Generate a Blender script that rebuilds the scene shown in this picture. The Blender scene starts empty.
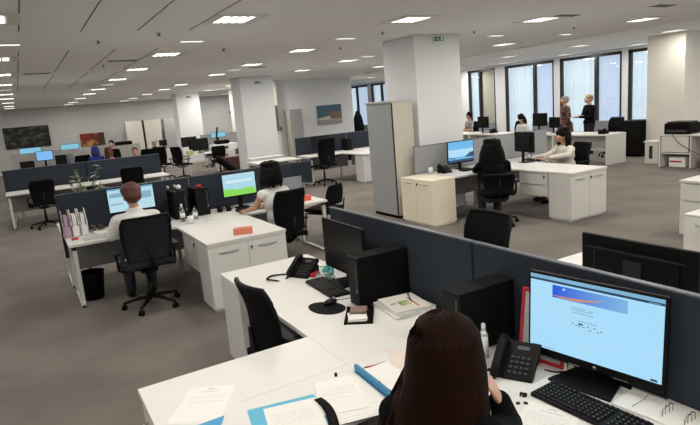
import bpy, bmesh, math, random
from mathutils import Vector, Matrix, noise
random.seed(7)
S = bpy.context.scene
COL = S.collection
PI = math.pi
T = 0.735        # worktop height
CH = 3.02        # ceiling height

# ------------------------------------------------------------------ materials
MATS = {}
def mat(name, rgb, rough=0.6, metal=0.0, spec=0.5, noise_amt=0.0, noise_scale=20.0, bump=0.0, emit=None, estr=0.0,
        trans=0.0, alpha=1.0, coat=0.0, sheen=0.0):
    if name in MATS: return MATS[name]
    m = bpy.data.materials.new(name); m.use_nodes = True
    nt = m.node_tree; b = nt.nodes['Principled BSDF']
    b.inputs['Base Color'].default_value = (*rgb, 1)
    b.inputs['Roughness'].default_value = rough
    b.inputs['Metallic'].default_value = metal
    b.inputs['Specular IOR Level'].default_value = spec
    b.inputs['Transmission Weight'].default_value = trans
    b.inputs['Alpha'].default_value = alpha
    b.inputs['Coat Weight'].default_value = coat
    b.inputs['Sheen Weight'].default_value = sheen
    if emit:
        b.inputs['Emission Color'].default_value = (*emit, 1)
        b.inputs['Emission Strength'].default_value = estr
    tc = nt.nodes.new('ShaderNodeTexCoord')
    n = nt.nodes.new('ShaderNodeTexNoise'); n.inputs['Scale'].default_value = noise_scale
    n.inputs['Detail'].default_value = 4
    nt.links.new(tc.outputs['Object'], n.inputs['Vector'])
    if noise_amt > 0:
        mx = nt.nodes.new('ShaderNodeMix'); mx.data_type = 'RGBA'
        mx.inputs['A'].default_value = (*[c*(1-noise_amt) for c in rgb], 1)
        mx.inputs['B'].default_value = (*[min(1, c*(1+noise_amt)) for c in rgb], 1)
        nt.links.new(n.outputs['Fac'], mx.inputs['Factor'])
        nt.links.new(mx.outputs['Result'], b.inputs['Base Color'])
    if bump > 0:
        bp = nt.nodes.new('ShaderNodeBump'); bp.inputs['Strength'].default_value = bump
        bp.inputs['Distance'].default_value = 0.01
        nt.links.new(n.outputs['Fac'], bp.inputs['Height'])
        nt.links.new(bp.outputs['Normal'], b.inputs['Normal'])
    MATS[name] = m
    return m

def glow(name, rgb, s=1.0):
    return mat(name, (0.02, 0.02, 0.02), rough=0.35, emit=rgb, estr=s)

WHITE = mat('white_laminate', (0.715, 0.71, 0.69), 0.45, noise_amt=0.03, noise_scale=6)
WHITEL = mat('white_leg_paint', (0.66, 0.65, 0.62), 0.45, noise_amt=0.03)
CREAM = mat('cream_laminate', (0.88, 0.81, 0.66), 0.5, noise_amt=0.03, noise_scale=5)
EDGE = mat('worktop_edge_band', (0.55, 0.54, 0.51), 0.5)
HANDLE = mat('brushed_handle', (0.45, 0.45, 0.44), 0.35, metal=0.7)
LOCKM = mat('black_lock', (0.01, 0.01, 0.01), 0.3)
NAVY = mat('blue_grey_screen_fabric', (0.018, 0.026, 0.040), 0.9, noise_amt=0.15, noise_scale=120, bump=0.25)
NAVYCAP = mat('partition_cap_metal', (0.10, 0.115, 0.14), 0.4, metal=0.4)
GREYPAN = mat('grey_screen_fabric', (0.22, 0.24, 0.27), 0.8, noise_amt=0.08, noise_scale=60)
MODESTY = mat('grey_modesty_panel', (0.24, 0.24, 0.25), 0.6)
BLACKP = mat('black_plastic', (0.005, 0.005, 0.0052), 0.48, spec=.16, noise_amt=0.1)
BLACKM = mat('matte_black_plastic', (0.005, 0.005, 0.0052), 0.65, spec=.08, bump=0.1, noise_scale=200)
BLACKG = mat('glossy_black_panel', (0.005, 0.005, 0.006), 0.3, spec=.3)
DGREY = mat('dark_grey_plastic', (0.035, 0.035, 0.037), 0.5)
KEYM = mat('key_black', (0.006, 0.006, 0.006), 0.5, spec=.18)
FAB = mat('black_chair_fabric', (0.006, 0.006, 0.007), 0.95, spec=.1, noise_amt=0.3, noise_scale=150, bump=0.3)
FABG = mat('charcoal_chair_fabric', (0.020, 0.022, 0.026), 0.95, spec=.1, noise_amt=0.3, noise_scale=90, bump=0.3)
CHROME = mat('chrome', (0.5, 0.5, 0.5), 0.2, metal=1.0)
SILVER = mat('silver_paint', (0.42, 0.43, 0.44), 0.35, metal=0.6)
LOCKG = mat('grey_locker_steel', (0.35, 0.365, 0.375), 0.5, noise_amt=0.03, noise_scale=3)
LOCKL = mat('light_locker_side', (0.55, 0.52, 0.46), 0.5)
LDARK = mat('locker_gap_black', (0.015, 0.015, 0.018), 0.5)
PAPER = mat('paper', (0.80, 0.79, 0.76), 0.7)
INK = mat('printed_ink', (0.52, 0.52, 0.54), 0.8)
INKD = mat('dark_ink', (0.06, 0.06, 0.07), 0.8)
BLUEF = mat('blue_card_folder', (0.05, 0.32, 0.60), 0.45)
BLUED = mat('blue_binder', (0.02, 0.17, 0.36), 0.4)
RED = mat('red_plastic', (0.50, 0.02, 0.035), 0.4)
SALMON = mat('salmon_box_card', (0.75, 0.22, 0.15), 0.6, noise_amt=0.08)
TEAL = mat('teal_wrapper', (0.10, 0.50, 0.50), 0.3, noise_amt=0.4, noise_scale=30)
CLEAR = mat('clear_plastic', (0.75, 0.82, 0.86), 0.08, trans=0.85)
WPLAST = mat('white_plastic', (0.75, 0.76, 0.78), 0.35)
SKIN = mat('skin', (0.50, 0.27, 0.18), 0.55, noise_amt=0.06, noise_scale=15)
SKINP = mat('pale_skin', (0.58, 0.36, 0.27), 0.55, noise_amt=0.05, noise_scale=15)
HAIRB = mat('dark_brown_hair', (0.012, 0.0038, 0.0018), 0.6, spec=.06, noise_amt=0.4, noise_scale=30)
HAIRK = mat('black_hair', (0.004, 0.0032, 0.003), 0.55, spec=.1, noise_amt=0.3, noise_scale=30)
HAIRR = mat('auburn_hair', (0.085, 0.018, 0.010), 0.5, noise_amt=0.4, noise_scale=40)
HAIRG = mat('grey_blond_hair', (0.28, 0.20, 0.12), 0.6, noise_amt=0.3, noise_scale=40)
HAIRY = mat('grey_hair', (0.22, 0.21, 0.19), 0.6, noise_amt=0.3, noise_scale=40)
CLBLACK = mat('black_cloth', (0.004, 0.004, 0.005), 0.95, spec=.1, noise_amt=0.2, bump=0.2)
CLWHITE = mat('white_cloth', (0.74, 0.74, 0.73), 0.85, noise_amt=0.05, bump=0.2)
CLCREAM = mat('cream_cloth', (0.70, 0.67, 0.60), 0.85, noise_amt=0.05, bump=0.2)
CLBLUE = mat('blue_cloth', (0.015, 0.03, 0.26), 0.85, noise_amt=0.1)
CLPINK = mat('pink_cloth', (0.60, 0.12, 0.18), 0.85, noise_amt=0.1)
CLJEAN = mat('dark_trousers', (0.02, 0.02, 0.03), 0.9)
EYE = mat('eye_white', (0.7, 0.7, 0.7), 0.3)
LIP = mat('lips', (0.35, 0.08, 0.07), 0.5)
LEAF = mat('green_leaf', (0.05, 0.12, 0.035), 0.5, noise_amt=0.3, noise_scale=15)
LEAFP = mat('pale_leaf', (0.36, 0.40, 0.26), 0.5, noise_amt=0.3, noise_scale=15)
STEM = mat('plant_stem', (0.08, 0.10, 0.03), 0.6)
POT = mat('dark_pot', (0.03, 0.025, 0.02), 0.6)
WOODR = mat('red_brown_panel', (0.09, 0.03, 0.02), 0.6, noise_amt=0.3, noise_scale=9)

def two_tone(name, c1, c2, scale, kind='noise', rough=0.8, c3=None, vec=(1, 1, 1)):
    m = bpy.data.materials.new(name); m.use_nodes = True
    nt = m.node_tree; b = nt.nodes['Principled BSDF']; b.inputs['Roughness'].default_value = rough
    tc = nt.nodes.new('ShaderNodeTexCoord'); mp = nt.nodes.new('ShaderNodeMapping')
    mp.inputs['Scale'].default_value = vec
    nt.links.new(tc.outputs['Object'], mp.inputs['Vector'])
    if kind == 'voronoi':
        n = nt.nodes.new('ShaderNodeTexVoronoi'); out = n.outputs['Distance']
    else:
        n = nt.nodes.new('ShaderNodeTexNoise'); n.inputs['Detail'].default_value = 6; out = n.outputs['Fac']
    n.inputs['Scale'].default_value = scale
    nt.links.new(mp.outputs['Vector'], n.inputs['Vector'])
    r = nt.nodes.new('ShaderNodeValToRGB'); nt.links.new(out, r.inputs['Fac'])
    r.color_ramp.elements[0].position = 0.38; r.color_ramp.elements[0].color = (*c1, 1)
    r.color_ramp.elements[1].position = 0.62; r.color_ramp.elements[1].color = (*c2, 1)
    if c3:
        e = r.color_ramp.elements.new(0.5); e.color = (*c3, 1)
    nt.links.new(r.outputs['Color'], b.inputs['Base Color'])
    return m
CARPET = two_tone('grey_brown_carpet', (0.152, 0.136, 0.120), (0.198, 0.178, 0.159), 1.2, rough=0.95)
_nt = CARPET.node_tree
_n = _nt.nodes.new('ShaderNodeTexNoise'); _n.inputs['Scale'].default_value = 260
_bp = _nt.nodes.new('ShaderNodeBump'); _bp.inputs['Strength'].default_value = 0.4
_nt.links.new(_n.outputs['Fac'], _bp.inputs['Height'])
_nt.links.new(_bp.outputs['Normal'], _nt.nodes['Principled BSDF'].inputs['Normal'])
CEIL = mat('ceiling_paint', (0.94, 0.94, 0.94), 0.9, noise_amt=0.02, noise_scale=0.8)
WALLM = mat('wall_paint', (0.80, 0.77, 0.71), 0.85, noise_amt=0.02, noise_scale=2)
WALLG = mat('wall_paint_cool', (0.74, 0.76, 0.79), 0.85, noise_amt=0.02, noise_scale=2)
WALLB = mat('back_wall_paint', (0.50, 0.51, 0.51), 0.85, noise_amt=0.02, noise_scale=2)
SEAM = mat('ceiling_seam_shadow_gap', (0.16, 0.15, 0.14), 0.9)
FRAMEK = mat('black_window_frame', (0.010, 0.010, 0.012), 0.4)
DRESS = two_tone('brown_patterned_dress', (0.02, 0.012, 0.01), (0.20, 0.10, 0.06), 22, c3=(0.07, 0.03, 0.02))
BLOUSEP = two_tone('white_patterned_blouse', (0.10, 0.10, 0.10), (0.62, 0.60, 0.57), 30)

# ------------------------------------------------------------------ mesh helper
class MB:
    def __init__(s): s.bm = bmesh.new(); s.mi = 0; s.mats = []
    def mat(s, m):
        if m not in s.mats: s.mats.append(m)
        s.mi = s.mats.index(m); return s
    def _fin(s, t, M=None, smooth=False):
        if M is not None: t.transform(M)
        me = bpy.data.meshes.new('tmp')
        for f in t.faces: f.material_index = s.mi; f.smooth = smooth
        t.to_mesh(me); t.free(); s.bm.from_mesh(me); bpy.data.meshes.remove(me); return s
    def box(s, a, b, bev=0.0, M=None, seg=1):
        t = bmesh.new(); bmesh.ops.create_cube(t, size=1)
        c = [(a[i]+b[i])/2 for i in range(3)]; d = [abs(b[i]-a[i]) for i in range(3)]
        for v in t.verts: v.co = Vector((v.co[i]*d[i]+c[i] for i in range(3)))
        if bev > 0: bmesh.ops.bevel(t, geom=list(t.edges), offset=min(bev, min(d)*0.45), segments=seg, affect='EDGES', profile=0.5)
        return s._fin(t, M, smooth=False)
    def cyl(s, p, q, r1, r2=None, n=16, M=None):
        r2 = r1 if r2 is None else r2
        p = Vector(p); q = Vector(q); d = q-p
        t = bmesh.new(); bmesh.ops.create_cone(t, cap_ends=True, segments=n, radius1=r1, radius2=r2, depth=d.length)
        R = d.to_track_quat('Z', 'Y').to_matrix().to_4x4()
        t.transform(Matrix.Translation((p+q)/2) @ R)
        return s._fin(t, M, smooth=n > 8)
    def ball(s, c, r, M=None, u=16, v=10):
        t = bmesh.new(); bmesh.ops.create_uvsphere(t, u_segments=u, v_segments=v, radius=1)
        r = r if hasattr(r, '__len__') else (r, r, r)
        t.transform(Matrix.Translation(c) @ Matrix.Diagonal((*r, 1)))
        return s._fin(t, M, smooth=True)
    def tube(s, pts, rad, n=8, M=None):
        pts = [Vector(p) for p in pts]
        if not hasattr(rad, '__len__'): rad = [rad]*len(pts)
        t = bmesh.new(); rings = []
        up = Vector((0, 0, 1))
        for i, p in enumerate(pts):
            d = (pts[min(i+1, len(pts)-1)]-pts[max(i-1, 0)]).normalized()
            ref = up if abs(d.dot(up)) < 0.95 else Vector((1, 0, 0))
            x = d.cross(ref).normalized(); y = d.cross(x).normalized()
            rings.append([t.verts.new(p+(x*math.cos(a)+y*math.sin(a))*rad[i]) for a in [2*PI*k/n for k in range(n)]])
        for a, b in zip(rings, rings[1:]):
            for k in range(n): t.faces.new((a[k], a[(k+1) % n], b[(k+1) % n], b[k]))
        t.faces.new(rings[0][::-1]); t.faces.new(rings[-1])
        bmesh.ops.recalc_face_normals(t, faces=t.faces)
        return s._fin(t, M, smooth=True)
    def prism(s, poly, z0, z1, M=None, bev=0):
        t = bmesh.new()
        a = [t.verts.new((x, y, z0)) for x, y in poly]; b = [t.verts.new((x, y, z1)) for x, y in poly]
        n = len(poly)
        t.faces.new(a[::-1]); t.faces.new(b)
        for k in range(n): t.faces.new((a[k], a[(k+1) % n], b[(k+1) % n], b[k]))
        bmesh.ops.recalc_face_normals(t, faces=t.faces)
        if bev > 0: bmesh.ops.bevel(t, geom=list(t.edges), offset=bev, segments=2, affect='EDGES', profile=0.5)
        return s._fin(t, M)
    def sheet(s, f, nu, nv, th=0.0, M=None):
        """surface f(u,v)->(x,y,z), thickened downward/along normal by th"""
        t = bmesh.new()
        g = [[t.verts.new(f(i/nu, j/nv)) for j in range(nv+1)] for i in range(nu+1)]
        for i in range(nu):
            for j in range(nv): t.faces.new((g[i][j], g[i+1][j], g[i+1][j+1], g[i][j+1]))
        if th:
            bmesh.ops.recalc_face_normals(t, faces=t.faces)
            bmesh.ops.solidify(t, geom=list(t.faces), thickness=th)
        return s._fin(t, M, smooth=True)
    def build(s, name, m=None, parent=None, loc=None, rz=None):
        me = bpy.data.meshes.new(name); s.bm.to_mesh(me); s.bm.free()
        for k in (s.mats or [m]): me.materials.append(k)
        o = bpy.data.objects.new(name, me); COL.objects.link(o)
        if parent is not None: o.parent = parent
        if loc is not None: o.location = loc
        if rz is not None: o.rotation_euler.z = rz
        return o

def thing(name, label, cat, loc=(0, 0, 0), rz=0, group=None):
    o = bpy.data.objects.new(name, None); COL.objects.link(o)
    o.empty_display_size = 0.1
    o.location = loc; o.rotation_euler.z = rz
    return tag(o, label, cat, group)
def tag(o, label, cat, group=None):
    o['label'] = label; o['category'] = cat
    if group: o['group'] = group
    return o
def struct(o): o['kind'] = 'structure'; return o
def dup(root, loc, rz, label, group=None):
    def cp(o, par):
        c = o.copy(); COL.objects.link(c)
        if par is not None: c.parent = par
        for ch in [x for x in bpy.data.objects if x.parent == o]: cp(ch, c)
        return c
    c = cp(root, None); c.location = loc; c.rotation_euler.z = rz; c['label'] = label
    if group: c['group'] = group
    elif 'group' in c: del c['group']
    return c
def rotM(p, rz): return Matrix.Translation(p) @ Matrix.Rotation(rz, 4, 'Z')

# ------------------------------------------------------------------ room shell
X0, X1, Y0, Y1 = -6.0, 17.3, -4.0, 31.0
struct(MB().box((X0-.2, Y0-.2, -.1), (X1+.4, Y1+.2, 0)).build('floor', CARPET))
struct(MB().box((X0-.2, Y0-.2, CH), (X1+.4, Y1+.2, CH+.1)).build('ceiling', CEIL))
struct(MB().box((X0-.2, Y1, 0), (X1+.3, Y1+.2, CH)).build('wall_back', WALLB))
struct(MB().box((X0-.2, Y0-.2, 0), (X0, Y1, CH)).build('wall_left', WALLG))
struct(MB().box((X0, Y0-.2, 0), (X1+.3, Y0, CH)).build('wall_front', WALLM))
# the plaster wall with the seascape and the core behind it
struct(MB().box((8.15, 19.2, 0), (11.5, 19.6, CH), 0.004).build('wall_centre', WALLG))
struct(MB().box((8.15, 19.6, 0), (8.3, 24.0, CH)).box((11.35, 19.6, 0), (11.5, 24.0, CH)).build('wall_core', WALLM))
struct(MB().box((-1.6, 17.8, 0), (-1.0, 18.6, CH), .005).build('column', WALLG))
for k, (xa, xb, ya, yb, m) in enumerate(((5.86, 6.84, 7.66, 8.59, WALLG), (5.86, 6.9, 16.15, 16.95, WALLG),
                                       (6.05, 7.05, 24.7, 25.5, WALLG), (13.99, 15.0, 7.755, 8.70, WALLM),
                                       (5.86, 6.84, -.9, -.1, WALLG))):
    struct(MB().box((xa, ya, 0), (xb, yb, CH), 0.004).build('column', m))
    b = MB().box((xa-.012, ya-.012, 0), (xb+.012, yb+.012, .08))
    struct(b.build('baseboard_column', WHITEL))
struct(MB().box((X0, Y1-.02, 0), (8.4, Y1, .1)).build('baseboard_back', WHITEL))
struct(MB().box((8.15, 19.18, 0), (11.5, 19.2, .1)).build('baseboard_centre', WHITEL))

# window wall (X = 17.3): piers, sill wall, head, framed windows
SILL, HEAD = 0.24, 2.94
wins = [(18.95, 17.8, .5), (16.85, 14.3, .6), (14.0, 11.9, .6), (11.55, 9.6, .55), (9.2, 7.0, .5), (6.5, 4.3, .5),
        (3.8, 1.6, .5), (28.6, 25.2, .5), (24.6, 21.6, .5), (21.0, 19.6, .5), (1.2, -1.2, .5)]
# measured frames: (16.9..14.03), (13.77..11.4), (11.2..)
wins = [(22.0, 19.9, .5), (18.95, 17.3, .42), (16.78, 14.34, .61), (14.10, 11.62, .60), (11.42, 8.9, .55), (8.4, 6.0, .5),
        (5.5, 3.0, .5), (2.5, 0.0, .5), (29.7, 27.1, .5), (26.8, 24.6, .45)]
wb = MB().box((X1, Y0, 0), (X1+.22, Y1, SILL)).box((X1, Y0, HEAD), (X1+.22, Y1, CH))
edges = sorted([(b, a) for a, b, _ in wins])
prev = Y0
for lo, hi in edges:
    wb.box((X1, prev, SILL), (X1+.22, lo, HEAD)); prev = hi
wb.box((X1, prev, SILL), (X1+.22, Y1, HEAD))
struct(wb.build('wall_right', WALLG))
def translucent(name, rgb, tr):
    m = bpy.data.materials.new(name); m.use_nodes = True; nt = m.node_tree
    b = nt.nodes['Principled BSDF']; b.inputs['Base Color'].default_value = (*rgb, 1); b.inputs['Roughness'].default_value = .9
    t = nt.nodes.new('ShaderNodeBsdfTranslucent'); t.inputs['Color'].default_value = (*rgb, 1)
    tc = nt.nodes.new('ShaderNodeTexCoord'); n = nt.nodes.new('ShaderNodeTexNoise'); n.inputs['Scale'].default_value = 400
    bp = nt.nodes.new('ShaderNodeBump'); bp.inputs['Strength'].default_value = .2
    nt.links.new(tc.outputs['Object'], n.inputs['Vector']); nt.links.new(n.outputs['Fac'], bp.inputs['Height'])
    nt.links.new(bp.outputs['Normal'], t.inputs['Normal'])
    mx = nt.nodes.new('ShaderNodeMixShader'); mx.inputs[0].default_value = tr
    o = nt.nodes['Material Output']
    nt.links.new(b.outputs[0], mx.inputs[1]); nt.links.new(t.outputs[0], mx.inputs[2]); nt.links.new(mx.outputs[0], o.inputs[0])
    return m
CURT = translucent('sheer_curtain', (0.74, 0.80, 0.84), .75)
BLIND = translucent('roller_blind', (0.80, 0.84, 0.92), .8)
GLASS = bpy.data.materials.new('window_glass'); GLASS.use_nodes = True
_nt = GLASS.node_tree; _nt.nodes.remove(_nt.nodes['Principled BSDF'])
_t = _nt.nodes.new('ShaderNodeBsdfTransparent'); _t.inputs[0].default_value = (.93, .96, .97, 1)
_g = _nt.nodes.new('ShaderNodeBsdfGlossy'); _g.inputs['Roughness'].default_value = .02
_m = _nt.nodes.new('ShaderNodeMixShader')
_m.inputs[0].default_value = .06; _nt.links.new(_t.outputs[0], _m.inputs[1]); _nt.links.new(_g.outputs[0], _m.inputs[2])
_nt.links.new(_m.outputs[0], _nt.nodes['Material Output'].inputs[0])
for i, (ya, yb, fr) in enumerate(wins):
    w = MB(); x = X1+.04; t_ = .10
    for (p, q) in (((x, yb, SILL), (x+.1, yb+t_, HEAD)), ((x, ya-t_, SILL), (x+.1, ya, HEAD)),
                   ((x, yb, HEAD-.1), (x+.1, ya, HEAD)), ((x, yb, SILL), (x+.1, ya, SILL+.07))):
        w.box(p, q, .004)
    ym = yb+(ya-yb)*(1-fr)
    w.box((x-.01, ym-.055, SILL), (x+.11, ym+.055, HEAD), .004)
    wo = struct(w.build('window_%d' % (i+1), FRAMEK))
    struct(MB().box((x+.05, yb+.02, SILL+.02), (x+.056, ya-.02, HEAD-.02)).build('window_pane', GLASS, wo))
    struct(MB().box((X1-.10, yb-.05, SILL-.03), (X1+.04, ya+.05, SILL), .004).build('window_sill', WALLG, wo))
    L = [('sheer', ym, ya), ('blind', yb, ym)]
    for kind, a, b in L:
        if kind == 'sheer':
            o = MB().sheet(lambda u, v: (X1+.19+.022*math.sin(u*(b-a)*26+3*math.sin(u*7))+.01*math.sin(u*60), a+.03+u*(b-a-.06), SILL+.02+v*(HEAD-SILL-.02)), 160, 1).build('curtain', CURT)
            lab = 'sheer pale curtain hanging behind the left leaf of a window'
            if i == 8: lab = 'sheer pale curtain of the far window seen past the grey wall corner'
            tag(o, ['', 'sheer grey curtain left of the painted cream reflection by the woman in the patterned blouse',
                    'sheer curtain behind the woman with black hair at the far desks', 'sheer curtain behind the standing woman in the patterned dress',
                    'sheer curtain of the rightmost window beside the cream column', lab][min(i, 5)] or lab, 'curtain', 'window curtains')
        else:
            rd = thing('radiator', 'low grey radiator below a pale blind of the right-hand windows', 'radiator', (X1-.08, (a+b)/2, 0), 0, 'radiators below the windows')
            MB().box((-.05, -(b-a)/2+.02, .12), (.05, (b-a)/2-.02, .70), .006).build('radiator_body', GREYPAN, rd); MB().box((-.03, -.3, 0), (.03, -.26, .13)).box((-.03, .26, 0), (.03, .3, .13)).build('foot', GREYPAN, rd)
            o = MB().box((X1+.15, a+.03, SILL+.06), (X1+.153, b-.03, HEAD-.05)).cyl((X1+.15, a+.03, HEAD-.04), (X1+.15, b-.03, HEAD-.04), .022).build('roller_blind', mat('cream_glass_reflection', (.62, .57, .46), .8) if i == 1 else BLIND)  # cream one is added: room reflected in the glass put into its colour
            tag(o, {1: 'added cream sheet painting the room reflection at the leftmost of the far right windows', 2: 'pale roller blind lit from outside, behind the two far black monitors', 3: 'pale blue roller blind lit from outside, right of the man in black suit'}.get(i, 'pale lit roller blind of a window of the right-hand wall'), 'blind', 'roller blinds')
# thin light joint in the ceiling before the window zone
struct(MB().box((11.08, Y0, CH-.045), (11.13, 17.5, CH), .002).build('trim_1', mat('trim_white', (.92, .91, .88), .5)))
# dark ceiling seams between 0.6 m planks
sm = MB()
for k in range(-8, 4):
    xx = .19+.597*k
    for a, b in ((-3.5, 2.4), (3.1, 6.98), (8.68, 11.9), (12.4, 17)):
        sm.box((xx-.006, a, CH-.0035), (xx+.006, b, CH+.001))
struct(sm.build('trim_2', SEAM))

# ------------------------------------------------------------------ ceiling fittings
PANEL = glow('lamp_diffuser', (1.0, .96, .89), 3.2)
SLOT = glow('slot_diffuser_light', (1.0, .96, .88), 1.1)
HOUS = mat('lamp_housing', (0.78, .77, .75), .6)
def lamp_proto():
    t = thing('ceiling_light', '', 'ceiling light')
    b = MB()
    for p, q in (((-.30, -.30, -.012), (.30, -.21, 0)), ((-.30, .21, -.012), (.30, .30, 0)), ((-.30, -.21, -.012), (-.19, .21, 0)), ((.19, -.21, -.012), (.30, .21, 0))):
        b.box(p, q, .002)
    b.build('housing', HOUS, t)
    d = MB()
    for k in range(4): d.box((-.185+k*.0935, -.205, -.009), (-.185+k*.0935+.072, .205, -.002))
    d.build('diffuser', PANEL, t)
    l = MB()
    for k in range(3): l.box((-.185+k*.0935+.072, -.21, -.014), (-.185+(k+1)*.0935, .21, -.001))
    l.build('louvre', mat('louvre_white', (.6, .58, .54), .5), t)
    return t
lp = lamp_proto(); first = True
lamps = []
rowsY = [-2.6, 0.2, 2.95, 6.2, 9.5, 12.05, 14.6, 18.3, 20.7, 23.7, 26.9, 29.3]
for x in (-4.8, -2.35, -.1, 2.28, 4.72, 7.2, 9.82):
    for j, y in enumerate(rowsY):
        if x > 8 and 18 < y < 25: continue
        lamps.append((x, y))
for y in (-2, .6, 3.0, 5.3, 7.70, 10.4, 13.0, 15.7, 18.4, 21): lamps.append((13.65 if y != 7.70 else 13.40, y))
for y in (5.3, 8, 10.55, 13.2, 15.9, 18.5, 22): lamps.append((16.5, y))
def onpillar(x, y):
    return any(a-.3 < x < b+.3 and c-.3 < y < d+.3 for a, b, c, d in ((5.86, 6.9, 16.1, 17), (13.2, 14.3, 7.1, 8.2)) )
POW = 25.0
named = {(2.28, 6.2): 'bright ceiling light with four louvre cells, top centre-left, nearest in its row',
         (4.72, 6.2): 'square ceiling light above and left of the big white column',
         (7.2, 6.2): 'ceiling light right of the big column, second from the right edge near the top',
         (9.82, 6.2): 'ceiling light nearest the top right corner before the pale ceiling joint',
         (2.28, 9.5): 'ceiling light behind the brightest four-cell one in the same row',
         (-.1, 6.2): 'ceiling light cut by the left edge of the picture near the top'}
for i, (x, y) in enumerate(lamps):
    lab = named.get((x, y), 'square louvred ceiling light recessed in the grey ceiling, one of the regular rows')
    yy = y
    if onpillar(x, y): xx = x-.0
    if i == 0: lp.location = (x, y, CH); lp['label'] = lab; lp['group'] = 'ceiling lights'; o = lp
    else: o = dup(lp, (x, y, CH), 0, lab, 'ceiling lights')
    ld = bpy.data.lights.new('ceiling_lamp_light', 'AREA'); ld.shape = 'SQUARE'; ld.size = .4
    ld.energy = POW*(0.8 if y > 15 else 1.0)*(1.25 if x > 13 else 1)*(1.15 if 9 < x < 13 else 1)*(.4 if x < -1 or (x < 1 and y > 5) else 1)*(1.9 if x > 7 and y > 18 else 1)*(.5 if abs(x-13.4) < .01 else 1); ld.color = (1.0, .945, .855)
    lo = bpy.data.objects.new('ceiling_lamp_light', ld); COL.objects.link(lo); lo.location = (x, y, CH-.03)
slots = [(x, 7.98) for x in (-2.35, .05, 2.28, 4.75, 8.05, 10.0)]+[(4.75, 13.3), (2.28, 16.4), (-.1, 16.4), (7.2, 11.2)]
sp = None
for (x, y) in slots:
    if sp is None:
        sp = thing('ceiling_slot_light', '', 'ceiling light', (x, y, CH), 0, 'slot lights')
        MB().box((-.17, -.075, -.008), (.17, .075, 0), .002).build('housing', HOUS, sp)
        MB().box((-.155, -.055, -.010), (.155, .055, -.006)).build('diffuser', SLOT, sp)
        sp['label'] = 'small narrow bright slot light in the ceiling, between the rows of square lights'
    else: dup(sp, (x, y, CH), 0, 'small narrow bright slot light in the ceiling, between the rows of square lights', 'slot lights')
VENT = mat('vent_grey', (.16, .155, .15), .7)
for (x, y, lab) in ((.5, 12.1, 'dark grille vent in the ceiling at upper left'), (1.72, 10.28, 'thin dark ceiling vent left of the second louvred light'),
               (5.15, 12.85, 'ceiling vent right of the far light, before the second column'), (7.35, 5.85, 'dark vent beside the ceiling light right of the big column'), (8.4, 5.0, 'dark vent at the top right of the ceiling')):
    v = thing('ceiling_vent', lab, 'vent', (x, y, CH), 0, 'ceiling vents'); b = MB().box((-.24, -.1, -.006), (.24, .1, 0), .002); b.build('frame', HOUS, v)
    g = MB()
    for k in range(6): g.box((-.22, -.085+k*.03, -.010), (.22, -.067+k*.03, -.004))
    g.build('slat', VENT, v)
for (x, y, lab) in ((1.05, 7.75, 'small sprinkler head below the ceiling at upper left'), (3.05, 8.95, 'small smoke detector on the ceiling left of the slot light'),
               (1.66, 5.95+1.2, 'pair of dark ceiling spots near the brightest light'), (1.5, 10.9, 'sprinkler under the ceiling beside the thin vent'), (5.0, 7.3, 'dark ceiling spot left of the big column top'),
               (6.9, 7.35, 'sprinkler above the window side right of the column'), (9.0, 7.0, 'sprinkler near the pale ceiling joint'), (5.35, 9.2, 'small dark sensor on the ceiling beside the column')):
    v = thing('sprinkler', lab, 'sprinkler', (x, y, CH), 0, 'ceiling sprinklers and sensors')
    MB().cyl((0, 0, -.010), (0, 0, 0), .035).build('plate', HOUS, v)
    MB().cyl((0, 0, -.032), (0, 0, -.010), .010).cyl((0, 0, -.038), (0, 0, -.032), .022).build('head', DGREY, v)

# exit signs on the columns
GREEN = mat('exit_green', (.01, .13, .06), .5, emit=(.01, .22, .10), estr=.15)
def exit_sign(x, y, z, lab):
    t = thing('exit_sign', lab, 'exit sign', (x, y, z), 0, 'exit signs on the columns')
    MB().box((-.12, -.03, -.07), (.12, 0, .07), .004).build('case', WPLAST, t)
    MB().box((-.105, -.034, -.045), (.105, -.030, .03)).build('panel', GREEN, t)
    # running figure, arrow and doorway
    b = MB().mat(PAPER)
    b.box((.045, -.037, -.035), (.085, -.035, .022)).ball((-.01, -.036, .015), (.008, .002, .008))
    b.tube([(-.012, -.036, .006), (-.02, -.036, -.015), (-.035, -.036, -.032)], .005, 6).tube([(-.02, -.036, -.013), (-.004, -.036, -.022), (-.006, -.036, -.036)], .005, 6)
    b.box((-.085, -.037, -.010), (-.055, -.035, -.002)).prism([(-.095, -.006), (-.078, .010), (-.078, -.022)], -.0, .002, M=Matrix.Translation((0, -.035, 0)) @ Matrix.Rotation(PI/2, 4, 'X'))
    b.build('pictogram', None, t)
exit_sign(6.36, 7.66, 2.945, 'green and white emergency exit sign high on the big white column')
exit_sign(6.42, 16.15, 2.84, 'green emergency exit sign high on the second column')
exit_sign(6.6, 24.7, 2.84, 'small exit sign on the farthest white column')
def emergency(x, y, z, lab): pass

# ------------------------------------------------------------------ furniture
def frame_leg(mb, x, y0, y1, h, w=.045):
    mb.box((x-w/2, y0, 0), (x+w/2, y0+w, h), .003).box((x-w/2, y1-w, 0), (x+w/2, y1, h), .003)
    mb.box((x-w/2, y0, 0), (x+w/2, y1, w*.7), .003).box((x-w/2, y0, h-w), (x+w/2, y1, h), .003)

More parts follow.
